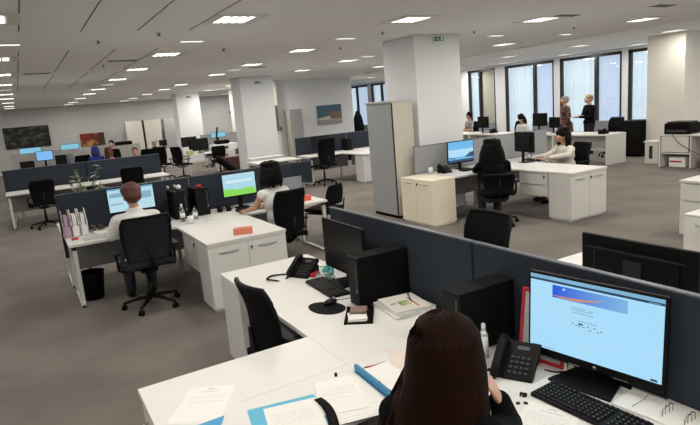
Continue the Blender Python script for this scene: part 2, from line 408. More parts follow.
def desk(lab, a, b, face='Y', group=None, modesty=True, legs=(1, 1), m=WHITE, solid=(0, 0), mod_side=1):
    """worktop rectangle a..b; legs at both ends of the long axis; modesty on the mod_side edge"""
    t = thing('desk', lab, 'desk', ((a[0]+b[0])/2, (a[1]+b[1])/2, 0), 0, group or 'white office desks and worktops')
    w = abs(b[0]-a[0]); d = abs(b[1]-a[1])
    top = MB().box((-w/2, -d/2, T-.028), (w/2, d/2, T), .0012).build('worktop', m, t)
    along_y = d > w
    R = Matrix.Rotation(PI/2, 4, 'Z') if along_y else Matrix()
    L, D = (d, w) if along_y else (w, d)
    for k, s in enumerate((-1, 1)):
        if not legs[k]: continue
        lb = MB()
        if solid[k]: lb.box((s*(L/2-.014)-.014, -D/2+.01, 0), (s*(L/2-.014)+.014, D/2-.01, T-.028), .002)
        else: frame_leg(lb, s*(L/2-.05), -D/2+.02, D/2-.02, T-.028)
        lb.bm.transform(R); lb.build('leg', WHITEL, t)
    if modesty:
        ys = (D/2-.06)*mod_side*(-1 if along_y else 1)
        # along_y: local +y after rotation is world -x
        mb = MB().box((-L/2+.06, ys-.008, .28), (L/2-.06, ys+.008, T-.03), .002)
        mb.bm.transform(R); mb.build('modesty_panel', MODESTY, t)
    return t

def partition(lab, p, q, z1=1.2, z0=.42, group=None, m=NAVY, th=.032):
    p = Vector((*p, 0)); q = Vector((*q, 0)); d = q-p; L = d.length
    t = thing('partition_screen', lab, 'partition', tuple(p), math.atan2(d.y, d.x), group or 'partition screens between desks')
    MB().box((.004, -th/2, z0), (L-.004, th/2, z1-.008), .006, seg=2).build('panel', m, t)
    MB().box((0, -th/2-.001, z1-.012), (L, th/2+.001, z1), .004).build('cap_rail', NAVYCAP, t)
    for x in (.25, L-.25):
        MB().box((x-.02, -.03, 0), (x+.02, .03, z0+.02), .003).build('foot', SILVER, t)
    return t

def handle(mb, x0, x1, y, z):
    mb.tube([(x0, y, z), (x0, y-.022, z), (x1, y-.022, z), (x1, y, z)], .006, 8)

def cabinet(lab, w, d, h, loc, rz, doors=2, m=WHITE, group=None, top=True, lock_on=1, hz=None):
    """front faces local -Y; origin centre of the footprint"""
    t = thing('cabinet', lab, 'cabinet', loc, rz, group or 'low white cabinets')
    MB().box((-w/2, -d/2+.018, .03), (w/2, d/2, h-.02), .002).box((-w/2+.02, -d/2+.03, 0), (w/2-.02, d/2-.02, .03)).build('body', m, t)
    MB().box((-w/2, -d/2, h-.02), (w/2, d/2, h), .003).build('cabinet_top', m, t)
    dw = w/doors
    hz = hz or h-.09
    for k in range(doors):
        x0 = -w/2+k*dw
        do = MB().box((x0+.002, -d/2, .035), (x0+dw-.002, -d/2+.018, h-.023), .002).build('door', m, t)
        hb = MB(); handle(hb, x0+dw*.28, x0+dw*.72, -d/2, hz); hb.build('handle', HANDLE, do)
        if k == lock_on:
            MB().cyl((x0+.035, -d/2-.006, hz+.0), (x0+.035, -d/2+.002, hz+.0), .013, n=12).box((x0+.033, -d/2-.02, hz-.03), (x0+.037, -d/2-.006, hz+.008)).build('lock', LOCKM, do)
    return t

def drawers(lab, w, d, z0, z1, loc, rz, n=2, m=WHITE, lock=True, lead=True):
    t = thing('drawer_pedestal', lab, 'drawers', loc, rz, 'drawer units')
    MB().box((-w/2, -d/2+.018, z0), (w/2, d/2, z1), .002).build('body', m, t)
    if False:
        MB().box((-w/2, -d/2+.03, 0), (-w/2+.02, d/2, z0+.01), .002).build('side_panel', m, t)
    hh = (z1-z0)/n
    for k in range(n):
        f = MB().box((-w/2+.003, -d/2, z0+k*hh+.003), (w/2-.003, -d/2+.018, z0+(k+1)*hh-.003), .002).build('drawer', m, t)
        hb = MB(); hb.box((-w/2+.06, -d/2-.008, z0+(k+1)*hh-.012), (w/2-.06, -d/2, z0+(k+1)*hh-.006), .001); hb.build('handle', HANDLE, f)
    if lock:
        MB().cyl((w/2-.06, -d/2-.01, z1-.05), (w/2-.06, -d/2, z1-.05), .014, n=12).box((w/2-.062, -d/2-.018, z1-.09), (w/2-.056, -d/2-.010, z1-.05)).build('lock', LOCKM, t)
    return t

def task_chair(lab, loc, rz, back_top=1.0, fab=FAB, group=None, w=.44, arms=True):
    """sits facing local +Y"""
    t = thing('office_chair', lab, 'chair', loc, rz, group or 'office swivel chairs')
    s = MB()
    s.sheet(lambda u, v: ((u-.5)*w*1.08*(1-.10*(abs(v-.5)*2)**3), (v-.5)*.46, .475+.018*math.cos((u-.5)*PI)-.03*max(0, v-.7)/.3), 12, 12, -.055)
    s.build('seat', fab, t)
    h0, h1 = .56, back_top
    def bk(u, v):
        z = h0+(h1-h0)*v
        ww = w*(.86+.14*math.sin(min(1, v*1.3)*PI*.5))*(1-.10*max(0, v-.86)/.14)
        return ((u-.5)*ww, -.20-.05*v+.045*math.sin(v*PI)-.035*(1-(2*u-1)**2), z)
    MB().sheet(bk, 12, 14, .018).build('backrest', fab, t)
    f = MB()
    rim = [bk(0, k/10) for k in range(11)]+[bk(k/8, 1) for k in range(1, 9)]+[bk(1, 1-k/10) for k in range(1, 11)]
    f.tube(rim, .015, 8)
    f.tube([(0, -.27, h0+.18), (0, -.27, .50), (0, -.12, .42)], [.018, .022, .022], 8)
    f.build('back_frame', BLACKP, t)
    if arms:
        for sx in (-1, 1):
            a = MB().tube([(sx*(w/2-.02), -.02, .44), (sx*(w/2+.045), -.02, .47), (sx*(w/2+.05), -.02, .66)], .016, 8)
            a.box((sx*(w/2+.05)-.035, -.15, .66), (sx*(w/2+.05)+.035, .11, .685), .01, seg=2)
            a.build('armrest', BLACKP, t)
    MB().cyl((0, 0, .10), (0, 0, .30), .028).cyl((0, 0, .28), (0, 0, .43), .018).box((-.09, -.1, .405), (.09, .1, .435), .01).build('gas_column', BLACKP, t)
    b = MB()
    for k in range(5):
        a = 2*PI*k/5+.3
        b.tube([(0, 0, .12), (.15*math.cos(a), .15*math.sin(a), .105), (.30*math.cos(a), .30*math.sin(a), .075)], [.026, .02, .014], 8)
    b.build('star_base', BLACKP, t)
    for k in range(5):
        a = 2*PI*k/5+.3; c = (.30*math.cos(a), .30*math.sin(a))
        n = Vector((-math.sin(a), math.cos(a), 0))*.022
        MB().cyl(Vector((*c, .028))-n, Vector((*c, .028))+n, .028, n=12).cyl((*c, .03), (*c, .075), .008, n=8).build('caster', BLACKM, t)
    return t

def monitor(lab, loc, rz, w=.50, h=.31, tilt=0.0, zc=.33, on=None, bez=.014, bot=.022, group=None, base=True, back=False, stand_w=.22):
    """screen faces local -Y, z relative to loc (desk surface); zc = screen centre height"""
    t = thing('computer_monitor', lab, 'monitor', loc, rz, group or 'computer monitors')
    M = Matrix.Translation((0, 0, zc)) @ Matrix.Rotation(tilt, 4, 'X')
    b = MB()
    b.box((-w/2-bez, 0, -h/2-bot), (w/2+bez, .022, h/2+bez), .004, M=M).box((-w*.38, .02, -h*.38), (w*.38, .045, h*.36), .012, M=M, seg=2)
    hs = b.build('housing', BLACKP, t)
    if on is None:
        MB().box((-w/2, -.0015, -h/2), (w/2, 0.001, h/2), M=M).build('screen', BLACKG, t)
    else:
        sc = MB().box((-w/2, -.0015, -h/2), (w/2, 0.001, h/2), M=M).build('screen', on[0], t)
        for (x0, z0, x1, z1, m, nm) in on[1]:
            MB().box((-w/2+x0*w, -.0025, -h/2+z0*h), (-w/2+x1*w, -.0016, -h/2+z1*h), M=M).build(nm, m, sc)
    if base:
        MB().box((-.03, .03, .01), (.03, .055, zc), .006).build('stand', BLACKP, t)
        MB().prism([(-stand_w/2, -.11), (stand_w/2, -.11), (stand_w*.36, .085), (-stand_w*.36, .085)], 0, .012, bev=.003).build('stand_base', BLACKP, t)
    return t

def pc_tower(lab, loc, rz, w=.13, d=.34, h=.325):
    t = thing('computer_tower', lab, 'computer', loc, rz, 'black computer towers')
    MB().box((-w/2, -d/2+.012, .006), (w/2, d/2, h), .006, seg=2).box((-w/2+.01, -d/2+.05, 0), (-w/2+.03, d/2-.05, .006)).box((w/2-.03, -d/2+.05, 0), (w/2-.01, d/2-.05, .006)).build('case', BLACKM, t)
    MB().box((-w/2, -d/2, .006), (w/2, -d/2+.013, h), .005, seg=2).build('front_panel', BLACKP, t)
    MB().box((w/2-.030, -d/2-.003, h*.28), (w/2-.016, -d/2+.001, h*.9), .001).build('drive_slot', DGREY, t)
    MB().box((w/2-.029, -d/2-.005, h*.30), (w/2-.020, -d/2-.002, h*.37), .001).build('power_button', SILVER, t)
    return t

def keyboard(lab, loc, rz, w=.44, d=.15):
    t = thing('keyboard', lab, 'keyboard', loc, rz, 'black keyboards')
    MB().prism([(-w/2, -d/2), (w/2, -d/2), (w/2, d/2), (-w/2, d/2)], .0, .018, bev=.005).build('keyboard_case', BLACKP, t)
    k = MB()
    for r in range(6):
        y = d/2-.018-r*.0215-(.006 if r else 0)
        for c in range(21):
            if c in (15,): continue
            x = -w/2+.018+c*(w-.036)/20
            if r == 5 and 4 <= c <= 9: continue
            if r == 0 and c in (1, 6, 11): continue
            if c == 16 and r in (3,): continue
            k.box((x-.0085, y-.0085, .017), (x+.0085, y+.0085, .0245), .002)
        if r == 5:
            xa = -w/2+.018+4*(w-.036)/20; xb = -w/2+.018+9*(w-.036)/20
            k.box((xa-.008, y-.0085, .017), (xb+.008, y+.0085, .0245), .002)
    k.build('keys', KEYM, t)
    # legends: small light ticks
    g = MB()
    for r in range(6):
        y = d/2-.018-r*.0215-(.006 if r else 0)
        for c in range(21):
            if c in (15,) or (r == 5 and 3 < c < 10) or (r == 0 and c in (1, 6, 11)): continue
            x = -w/2+.018+c*(w-.036)/20
            g.box((x-.004, y+.0, .0245), (x-.0005, y+.004, .0249))
    g.build('key_legends', mat('key_legend_grey', (.25, .25, .25), .6), t)
    return t

def desk_phone(lab, loc, rz, cord=True, detail=True):
    """front edge towards local -Y; handset on local -X side"""
    t = thing('desk_phone', lab, 'telephone', loc, rz, 'desk telephones')
    M = Matrix.Rotation(math.radians(32), 4, 'X')
    MB().prism([(-.095, -.10), (.095, -.10), (.10, .10), (-.10, .10)], .006, .034, M=Matrix.Translation((0, 0, .035)) @ M, bev=.006).build('phone_body', BLACKP, t)
    MB().prism([(-.08, .02), (.08, .02), (.08, .09), (-.08, .09)], 0, .06, bev=.004).build('foot', BLACKP, t)
    A = Matrix.Translation((0, 0, .035)) @ M
    hs = MB()
    hs.tube([(-.065, -.095, .052), (-.065, -.06, .060), (-.065, 0, .064), (-.065, .06, .060), (-.065, .098, .052)], [.024, .022, .018, .022, .025], 12, M=A)
    hs.ball((-.065, -.085, .046), (.026, .03, .018), M=A).ball((-.065, .085, .046), (.027, .03, .018), M=A)
    hs.build('handset', BLACKP, t)
    MB().box((.0, .052, .034), (.055, .072, .037), .001, M=A).build('phone_display', mat('lcd_grey', (.09, .10, .10), .3), t)
    k = MB()
    for r in range(4):
        for c in range(4):
            k.box((-.018+c*.024, -.075+r*.026, .034), (-.002+c*.024, -.062+r*.026, .038), .001, M=A)
    k.build('phone_keys', mat('phone_key', (.016, .016, .017), .5), t)
    l = MB()
    for r in range(4):
        for c in range(4):
            l.box((-.013+c*.024, -.070+r*.026, .038), (-.007+c*.024, -.066+r*.026, .0384), M=A)
    l.build('key_digits', mat('phone_digit_grey', (.09, .09, .09), .6), t)
    if cord:
        P0 = A @ Vector((-.065, -.11, .045))
        ctl = [P0, P0+Vector((-.01, -.05, -.03)), Vector((-.11, P0.y-.11, .010)), Vector((-.19, P0.y-.10, .009)), Vector((-.215, P0.y-.02, .009)), Vector((-.17, P0.y+.03, .009)), Vector((-.10, P0.y+.07, .009))]
        pts = []
        N = 150
        for k2 in range(N):
            u = k2/(N-1)*(len(ctl)-1.001); i2 = int(u); w_ = u-i2
            q0 = ctl[max(i2-1, 0)]; q1 = ctl[i2]; q2 = ctl[i2+1]; q3 = ctl[min(i2+2, len(ctl)-1)]
            c = .5*((2*q1)+(-q0+q2)*w_+(2*q0-5*q1+4*q2-q3)*w_*w_+(-q0+3*q1-3*q2+q3)*w_**3)
            a = k2*1.1
            pts.append(c+Vector((.0045*math.cos(a), .0045*math.cos(a)*.3, .0045*math.sin(a))))
        MB().tube(pts, .0055, 6).build('cord', BLACKP, t)
    return t

# ------------------------------------------------------------------ people
def remesh(mb, name, m, parent, vox=.012, sm=3):
    o = mb.build('tmp_rm', m)
    md = o.modifiers.new('r', 'REMESH'); md.mode = 'VOXEL'; md.voxel_size = vox; md.use_smooth_shade = True
    s2 = o.modifiers.new('s', 'SMOOTH'); s2.iterations = sm; s2.factor = .5
    dg = bpy.context.evaluated_depsgraph_get()
    me = bpy.data.meshes.new_from_object(o.evaluated_get(dg))
    me.name = name; bpy.data.objects.remove(o)
    if not me.materials: me.materials.append(m)
    n = bpy.data.objects.new(name, me); COL.objects.link(n); n.parent = parent
    return n
def limb(mb, p, q, r1, r2, g=0):
    mb.cyl(p, q, r1+g, r2+g, n=14); mb.ball(p, r1+g, u=14, v=10); mb.ball(q, r2+g, u=14, v=10)
def hand(mb, wrist, fwd, up, side, s=1.0, curl=.6):
    """fwd = direction of fingers, up = back of hand normal, side = thumb side direction"""
    w = Vector(wrist); f = Vector(fwd).normalized(); u = Vector(up).normalized(); sd = Vector(side).normalized()
    c = w+f*.045*s
    R = Matrix((sd, f, u)).transposed().to_4x4()
    mb.ball((0, 0, 0), (.038*s, .048*s, .016*s), M=Matrix.Translation(c) @ R)
    for k, L in enumerate((.070, .080, .074, .058)):
        b = w+f*.082*s+sd*(.028-.019*k)*s
        d1 = (f*math.cos(curl*.5)-u*math.sin(curl*.5)); d2 = (f*math.cos(curl*1.4)-u*math.sin(curl*1.4)); d3 = (f*math.cos(curl*2.1)-u*math.sin(curl*2.1))
        p1 = b+d1*L*.45*s; p2 = p1+d2*L*.32*s; p3 = p2+d3*L*.23*s
        limb(mb, b, p1, .0088*s, .008*s); limb(mb, p1, p2, .008*s, .0075*s); limb(mb, p2, p3, .0075*s, .0065*s)
    b = w+f*.02*s+sd*.028*s
    p1 = b+(sd*.7+f*.7-u*.2).normalized()*.035*s; p2 = p1+(sd*.2+f*.9-u*.4).normalized()*.032*s
    limb(mb, b, p1, .012*s, .010*s); limb(mb, p1, p2, .010*s, .0085*s)

def person(lab, loc, rz, top_m, bot_m=CLJEAN, skin=SKIN, hair=None, seated=True, lean=0.0, arms=None, head_turn=0.0, head_tilt=0.0,
           sleeve='long', vox=.013, dress=False, scale=1.0, hair_style='bob', hgt=1.0, turn=0.0, height_off=0.0, collar=False, hs=1.0, wide=1.0, group=None):
    """faces local +Y. arms = ((elbowL, wristL, fwdL, upL, sideL), (R...))"""
    t = thing('person', lab, 'person', loc, rz, 'people in the office')
    t.scale = (scale*wide, scale*wide, scale)
    HS = Matrix.Diagonal((hs, hs, hs, 1))
    pel = Vector((0, 0, .54 if seated else .93))
    if height_off: pel.z += height_off
    ch = pel+Vector((0, lean*.35, .36)); sh = pel+Vector((0, lean*.5, .49)); nk = sh+Vector((0, lean*.08, .07))
    hc = nk+Vector((0, .02+lean*.08, .13))
    body = MB()
    def torso(mb, g=0.0, zlow=None):
        mb.ball(pel+Vector((0, 0, .0)), (.165+g, .12+g, .11+g)); mb.ball(pel+Vector((0, lean*.12, .16)), (.135+g, .10+g, .14+g))
        mb.ball(ch, (.155+g, .11+g, .15+g)); mb.ball(sh-Vector((0, 0, .04)), (.17+g, .085+g, .07+g))
        for s in (-1, 1): limb(mb, sh-Vector((0, 0, .02))+Vector((0, 0, 0)), sh+Vector((s*.17, 0, -.035)), .05, .052, g)
    torso(body)
    limb(body, sh+Vector((0, 0, -.01)), nk+Vector((0, 0, .03)), .055, .048)
    # head
    HM = Matrix.Translation(hc) @ Matrix.Rotation(head_turn, 4, 'Z') @ Matrix.Rotation(head_tilt, 4, 'X')
    body.ball((0, 0, .02), (.074, .092, .098), M=HM).ball((0, .032, -.055), (.052, .058, .058), M=HM).ball((0, .072, -.092), (.022, .02, .018), M=HM)
    body.cyl((0, .09, .005), (0, .112, -.03), .008, .015, n=10, M=HM).ball((0, .108, -.033), (.016, .014, .012), M=HM)
    for s in (-1, 1):
        body.ball((s*.076, -.005, -.02), (.010, .020, .032), M=HM).ball((s*.04, .07, -.03), (.022, .02, .02), M=HM)
    # legs
    if seated:
        legs = [[pel+Vector((s*.09, 0, -.02)), pel+Vector((s*.11, .42, -.02)), Vector((s*.11, .40, .09)), Vector((s*.11, .54, .04))] for s in (-1, 1)]
    else:
        legs = [[pel+Vector((s*.085, 0, -.03)), Vector((s*.09, .02, .49)), Vector((s*.09, -.01, .09)), Vector((s*.10, .13, .035))] for s in (-1, 1)]
    for L in legs:
        limb(body, L[0], L[1], .085, .055); limb(body, L[1], L[2], .056, .038); limb(body, L[2], L[3], .038, .03)
    if arms is None:
        if seated: arms = [(Vector((s*.23, lean*.4+.06, sh.z-.30)), Vector((s*.15, lean*.4+.30, sh.z-.27)), (0, 1, 0), (0, 0, 1), (-s, 0, 0)) for s in (-1, 1)]
        else: arms = [(Vector((s*.24, -.02, sh.z-.30)), Vector((s*.22, .06, sh.z-.54)), (0, .1, -1), (s, 0, 0), (0, 1, 0)) for s in (-1, 1)]
    for s, A in zip((-1, 1), arms):
        S0 = sh+Vector((s*.18, 0, -.04)); e = Vector(A[0]); w = Vector(A[1])
        limb(body, S0, e, .048, .038); limb(body, e, w, .038, .026)
        hand(body, w, A[2], A[3], A[4])
    remesh(body, 'body', skin, t, vox)
    # clothes
    c = MB(); torso(c, .013)
    c.ball(pel+Vector((0, 0, .02)), (.18, .135, .10))
    for s, A in zip((-1, 1), arms):
        S0 = sh+Vector((s*.18, 0, -.04)); e = Vector(A[0]); w = Vector(A[1])
        if sleeve == 'long': limb(c, S0, e, .050, .042, .012); limb(c, e, e.lerp(w, .93), .042, .030, .010)
        elif sleeve == 'short': limb(c, S0, S0.lerp(e, .5), .050, .046, .012)
        else: c.ball(S0-Vector((s*.02, 0, -.01)), .056)
    if collar: c.cyl(nk+Vector((0, -.005, -.06)), nk+Vector((0, -.005, .01)), .085, .066, n=16)
    if dress:
        if seated: limb(c, pel, pel+Vector((0, .38, -.02)), .17, .15, .0)
        else:
            c.cyl((0, 0, .42), tuple(pel), .21, .17, n=20)
    remesh(c, 'dress' if dress else 'shirt', top_m, t, vox)
    if not dress or seated:
        tr = MB()
        tr.ball(pel+Vector((0, 0, -.02)), (.175, .13, .10))
        for L in legs: limb(tr, L[0], L[1], .088, .060, .008); limb(tr, L[1], L[2], .060, .045, .008)
        remesh(tr, 'trousers', bot_m, t, vox)
    for L in legs:
        MB().ball((L[2]+L[3])/2-Vector((0, 0, .018)), (.045, .125, .04)).box(((L[2].x-.04), L[2].y-.05, 0), (L[2].x+.04, L[3].y+.03, .018), .008).build('shoe', BLACKP, t)
    # face details
    for s in (-1, 1):
        MB().ball((s*.031, .083, .008), (.012, .008, .008), M=HM).mat(EYE).build('eye', EYE, t)
        MB().ball((s*.031, .090, .008), (.005, .003, .005), M=HM).build('pupil', HAIRK, t)
        MB().tube([(s*.016, .089, .028), (s*.032, .088, .033), (s*.048, .078, .028)], .0035, 6, M=HM).build('eyebrow', hair or HAIRK, t)
    MB().tube([(-.02, .086, -.062), (0, .093, -.060), (.02, .086, -.062)], [.003, .006, .003], 8, M=HM).build('mouth', LIP, t)
    # hair
    if hair:
        HM = HM @ HS
        h = MB()
        if hair_style == 'short':
            h.ball((0, -.018, .045), (.086, .098, .090), M=HM).ball((0, -.05, -.005), (.078, .062, .075), M=HM)
            for k in range(60):
                a = random.uniform(0, 2*PI); e = random.uniform(.1, 1.4)
                p = Vector((.080*math.cos(a)*math.cos(e), -.018+.09*math.sin(a)*math.cos(e), .045+.083*math.sin(e)))
                if p.y > .05 and p.z < .09: continue
                h.ball(p, (.014, .014, .010), M=HM, u=8, v=6)
            remesh(h, 'hair', hair, t, .007, 1)
        else:
            ln = {'bob': -.13, 'long': -.40, 'mid': -.2, 'bun': -.03}[hair_style]
            h.ball((0, -.014, .042), (.090, .104, .092), M=HM)
            wid = {'bob': 1.3, 'long': 1.5, 'mid': 1.2, 'bun': 1.0}[hair_style]
            for k in range(34):
                a = math.radians(150+240*k/33)          # from left temple round the back to the right
                d = Vector((math.cos(a-PI/2+PI/2), math.sin(a), 0))
                sp2 = 100 if hair_style in ('mid', 'bun') else 122
                d = Vector((math.sin(math.radians(-sp2+2*sp2*k/33)), -math.cos(math.radians(-sp2+2*sp2*k/33)), 0))
                p0 = Vector((d.x*.035, d.y*.04-.01, .128)); p1 = Vector((d.x*.088, d.y*.100-.012, .05))
                p2 = Vector((d.x*.094*min(wid, 1.3), d.y*.102-.014, -.05)); p3 = Vector((d.x*.088*wid*(1.35 if hair_style == 'long' else 1), d.y*.095-.01, ln+random.uniform(-.02, .02)))
                h.tube([p0, (p0+p1)/2+Vector((d.x*.02, d.y*.02, .02)), p1, p2, (p2+p3)/2+Vector((0, -.004, 0)), p3], [.016, .019, .019, .018, .015, .005], 7, M=HM)
            if hair_style == 'bun': h.ball((0, -.115, .06), (.045, .04, .045), M=HM)
            remesh(h, 'hair', hair, t, .009, 1)
    return t

# ================================================================== FOREGROUND WORKSTATIONS
desk('white desk in the foreground holding the switched-off monitor, telephone and mouse pad', (1.21, 2.271), (2.01, 3.909), mod_side=-1, legs=(0, 0), modesty=True)
desk('white desk at bottom right under the lit web page monitor and the dark haired woman', (1.21, .62), (2.01, 2.270), legs=(1, 0), mod_side=-1)
r = desk('white side worktop at the bottom left of the picture covered with papers and blue folders', (.29, 1.83), (1.2095, 2.71), legs=(0, 0), modesty=False)
MB().box((-.10, -.0008, T), (.455, .0008, T+.0006), M=Matrix.Translation((0, -.0, 0))).build('joint_line', EDGE, r)
cabinet('white two-door cabinet under the bottom left end of the paper covered worktop', .86, .41, T-.03, (.30+.205, 2.27, 0), -PI/2)
cabinet('white cabinet closing the far end of the foreground desk beside the black phone', .79, .42, T, (1.61, 4.12, 0), PI, doors=2)
partition('dark blue-grey partition screen behind the off monitor and black computer tower', (2.06, 3.91), (2.06, 2.262))
partition('dark blue-grey partition screen behind the lit web page monitor at right', (2.06, 2.255), (2.06, .55))
desk('white desk mostly hidden behind the foreground partition', (2.11, 2.275), (2.91, 3.9), mod_side=1, legs=(0, 1))
desk('white desk behind the partition carrying the black monitor seen from behind', (2.11, .62), (2.91, 2.265), mod_side=1, legs=(1, 0))
desk('white side worktop glimpsed left of the black monitor behind the partition', (2.915, 1.83), (3.83, 2.71), modesty=False, solid=(0, 1), legs=(0, 1))

# ---- web page screen
SCRB = glow('screen_light_blue', (.40, .74, .98), .95)
SCRH = glow('screen_header_blue', (.25, .55, .80), .8)
SCRD = glow('screen_dark_bar', (.01, .06, .15), .6)
BAN = bpy.data.materials.new('web_banner'); BAN.use_nodes = True
_nt = BAN.node_tree; _b = _nt.nodes['Principled BSDF']; _b.inputs['Base Color'].default_value = (.01, .01, .01, 1)
_tc = _nt.nodes.new('ShaderNodeTexCoord'); _sx = _nt.nodes.new('ShaderNodeSeparateXYZ'); _r = _nt.nodes.new('ShaderNodeValToRGB')
_nt.links.new(_tc.outputs['Generated'], _sx.inputs[0]); _nt.links.new(_sx.outputs['X'], _r.inputs['Fac'])
_r.color_ramp.elements[0].color = (.0, .09, .75, 1); _r.color_ramp.elements[1].color = (.22, .50, .82, 1)
_nt.links.new(_r.outputs['Color'], _b.inputs['Emission Color']); _b.inputs['Emission Strength'].default_value = .9
TXT = glow('screen_text_grey', (.22, .42, .55), .8); TXTD = glow('screen_text_dark', (.02, .05, .10), .5)
OR = glow('banner_orange', (.75, .28, .08), .9); SPOT = glow('banner_star', (.5, .7, 1), 1.0)
fm = monitor('large lit monitor at right showing a pale blue web page with a blue banner', (1.948, 1.438, T), math.radians(-81.5), w=.580, h=.343, tilt=math.radians(-3), zc=.265,
             on=(SCRB, [(0, .955, 1, 1, SCRH, 'title_bar'), (.0, .925, 1, .955, SCRD, 'menu_bar'), (.19, .735, .76, .90, BAN, 'web_banner')]), bez=.012, bot=.040, stand_w=.28)
scr = [o for o in fm.children if o.name.startswith('screen')][0]
Mt = Matrix.Translation((0, 0, .265)) @ Matrix.Rotation(math.radians(-3), 4, 'X')
def sp_(u, v, e=-.0034): return (-.290+u*.580, e, -.1715+v*.343)
MB().tube([sp_(.19+.40*k/16, .765+.0*k-.022*math.sin(k/16*PI*.75)+.075*(k/16)**2) for k in range(17)], [.0006+.0042*math.sin(k/16*PI) for k in range(17)], 6, M=Mt).build('banner_arc', OR, scr)
MB().ball(sp_(.285, .865), (.006, .0006, .005), M=Mt).build('banner_star', SPOT, scr)
tb = MB()
for (u0, v0, u1) in ((.02, .985, .16), (.345, .665, .46), (.48, .655, .52), (.345, .635, .50), (.36, .600, .52), (.40, .500, .55), (.90, .94, .98)):
    tb.box(sp_(u0, v0-.006), sp_(u1, v0+.003, -.0030), M=Mt)
for k in range(9):
    u = .355+k*.028+random.uniform(-.006, .006); v = .455+random.choice((-.02, .0, .02, -.04))
    tb.box(sp_(u, v-.012), sp_(u+.018, v+.006, -.0030), M=Mt)
for k in range(11): tb.box(sp_(.03+k*.018, .018), sp_(.04+k*.018, .030, -.003), M=Mt)
tb.build('page_text', TXT, scr)
MB().box(sp_(.405, .452), sp_(.44, .472, -.0032), M=Mt).box(sp_(.93, .015), sp_(.975, .04, -.0032), M=Mt).build('page_buttons', TXTD, scr)
MB().mat(SILVER).cyl((0.02, -.0005, -.1915), (0.02, -.002, -.1915), .008, n=20, M=Mt).build('logo_disc', None, fm)
def text(s, size, name, m, parent, M, depth=.0004):
    cu = bpy.data.curves.new('tx', 'FONT'); cu.body = s; cu.size = size; cu.extrude = depth; cu.align_x = 'CENTER'; cu.align_y = 'CENTER'
    o = bpy.data.objects.new('tx', cu); COL.objects.link(o)
    me = bpy.data.meshes.new_from_object(o.evaluated_get(bpy.context.evaluated_depsgraph_get())); bpy.data.objects.remove(o)
    me.transform(M); me.name = name; me.materials.clear(); me.materials.append(m)
    n = bpy.data.objects.new(name, me); COL.objects.link(n); n.parent = parent; return n
text('hp', .011, 'brand_logo', BLACKP, fm, Mt @ Matrix.Translation((.02, -.0024, -.1915)) @ Matrix.Rotation(PI/2, 4, 'X'))
MB().box((-.10, -.0015, -.2075), (-.045, .0, -.2045), M=Mt).box((.10, -.0015, -.2085), (.16, .0, -.2055), M=Mt).build('bezel_marks', SILVER, fm)

m1 = monitor('switched-off black monitor on the foreground desk left of the computer tower', (1.85, 3.39, T), math.radians(-91), w=.57, h=.335, zc=.262, bez=.013, bot=.025, stand_w=.24)
mo = monitor('black monitor seen from behind, sticking up over the right partition', (2.61, 1.655, T), math.radians(90), w=.60, h=.345, zc=.275, bez=.014, bot=.03)
MB().box((-.27, .0452, -.008), (.27, .0462, .0), M=Matrix.Translation((0, 0, .40))).box((-.05, .045, -.10), (.05, .052, -.0), M=Matrix.Translation((0, 0, .36))).build('rear_vent_and_mount', mat('rear_trim_grey', (.02, .02, .022), .35), mo)

pc_tower('black computer tower standing beside the off monitor and the magazines', (1.85, 2.93, T), math.radians(-91), d=.38)
pc_tower('black computer tower behind the dark haired woman, next to the desk phone', (1.86, 2.02, T), math.radians(-91), d=.36)
keyboard('black keyboard in front of the switched-off monitor', (1.69, 3.37, T), math.radians(-93))
keyboard('black keyboard at the bottom edge under the lit web page monitor', (1.748, 1.302, T), math.radians(-87))
desk_phone('black desk telephone with curly cord on the foreground desk left of the off monitor', (1.72, 3.80, T), math.radians(-62))
desk_phone('black desk telephone with keypad between the woman and the lit monitor', (1.785, 1.71, T), math.radians(-62))

mp = MB(); mp.prism([(.135*math.cos(a), .095*math.sin(a)*(1+.12*math.cos(a))) for a in [2*PI*k/40 for k in range(40)]], 0, .005)
tag(mp.build('mouse_pad', BLACKM, None, (1.50, 3.03, T), math.radians(-70)), 'oval black mouse pad on the foreground desk', 'mouse pad')
def mouse(lab, loc, rz):
    t = thing('computer_mouse', lab, 'mouse', loc, rz)
    MB().ball((0, 0, .012), (.030, .052, .020)).build('mouse_body', BLACKP, t)
    MB().cyl((-.004, .030, .030), (.004, .030, .030), .008, n=12).build('scroll_wheel', SILVER, t)
    MB().tube([(0, .05, .012), (.01, .10, .004), (.05, .17, .004), (.12, .2, .004), (.2, .24, .004)], .0022, 6).build('cable', BLACKP, t)
mouse('black mouse resting on the oval mouse pad', (1.555, 3.075, T+.004), math.radians(-80))
# tray with cards
t = thing('card_tray', 'small black tray holding white cards beside the magazines', 'tray', (1.58, 2.755, T), math.radians(-35))
MB().box((-.085, -.11, 0), (.085, .11, .006), .002).box((-.085, -.11, 0), (-.079, .11, .016)).box((.079, -.11, 0), (.085, .11, .028)).box((-.085, .104, 0), (.085, .11, .03)).build('tray', BLACKM, t)
for k, (x, y, w, h, a, z, m, lab) in enumerate(((-.01, -.035, .11, .12, .05, .010, PAPER, 'white card bundle at the front of the black tray'), (-.005, .03, .10, .09, -.12, .028, mat('pinkish_card', (.22, .15, .14), .5), 'pinkish printed card on top of the white cards in the tray'))):
    b = MB()
    for j in range(4): b.box((-w/2, -h/2, j*.004), (w/2, h/2, j*.004+.003), M=Matrix.Rotation(a+.04*j, 4, 'Z'))
    o = b.build('card_bundle', m, None, (1.58+x*math.cos(math.radians(-35))-y*math.sin(math.radians(-35)), 2.755+x*math.sin(math.radians(-35))+y*math.cos(math.radians(-35)), T+z), math.radians(-35))
    tag(o, lab, 'cards')
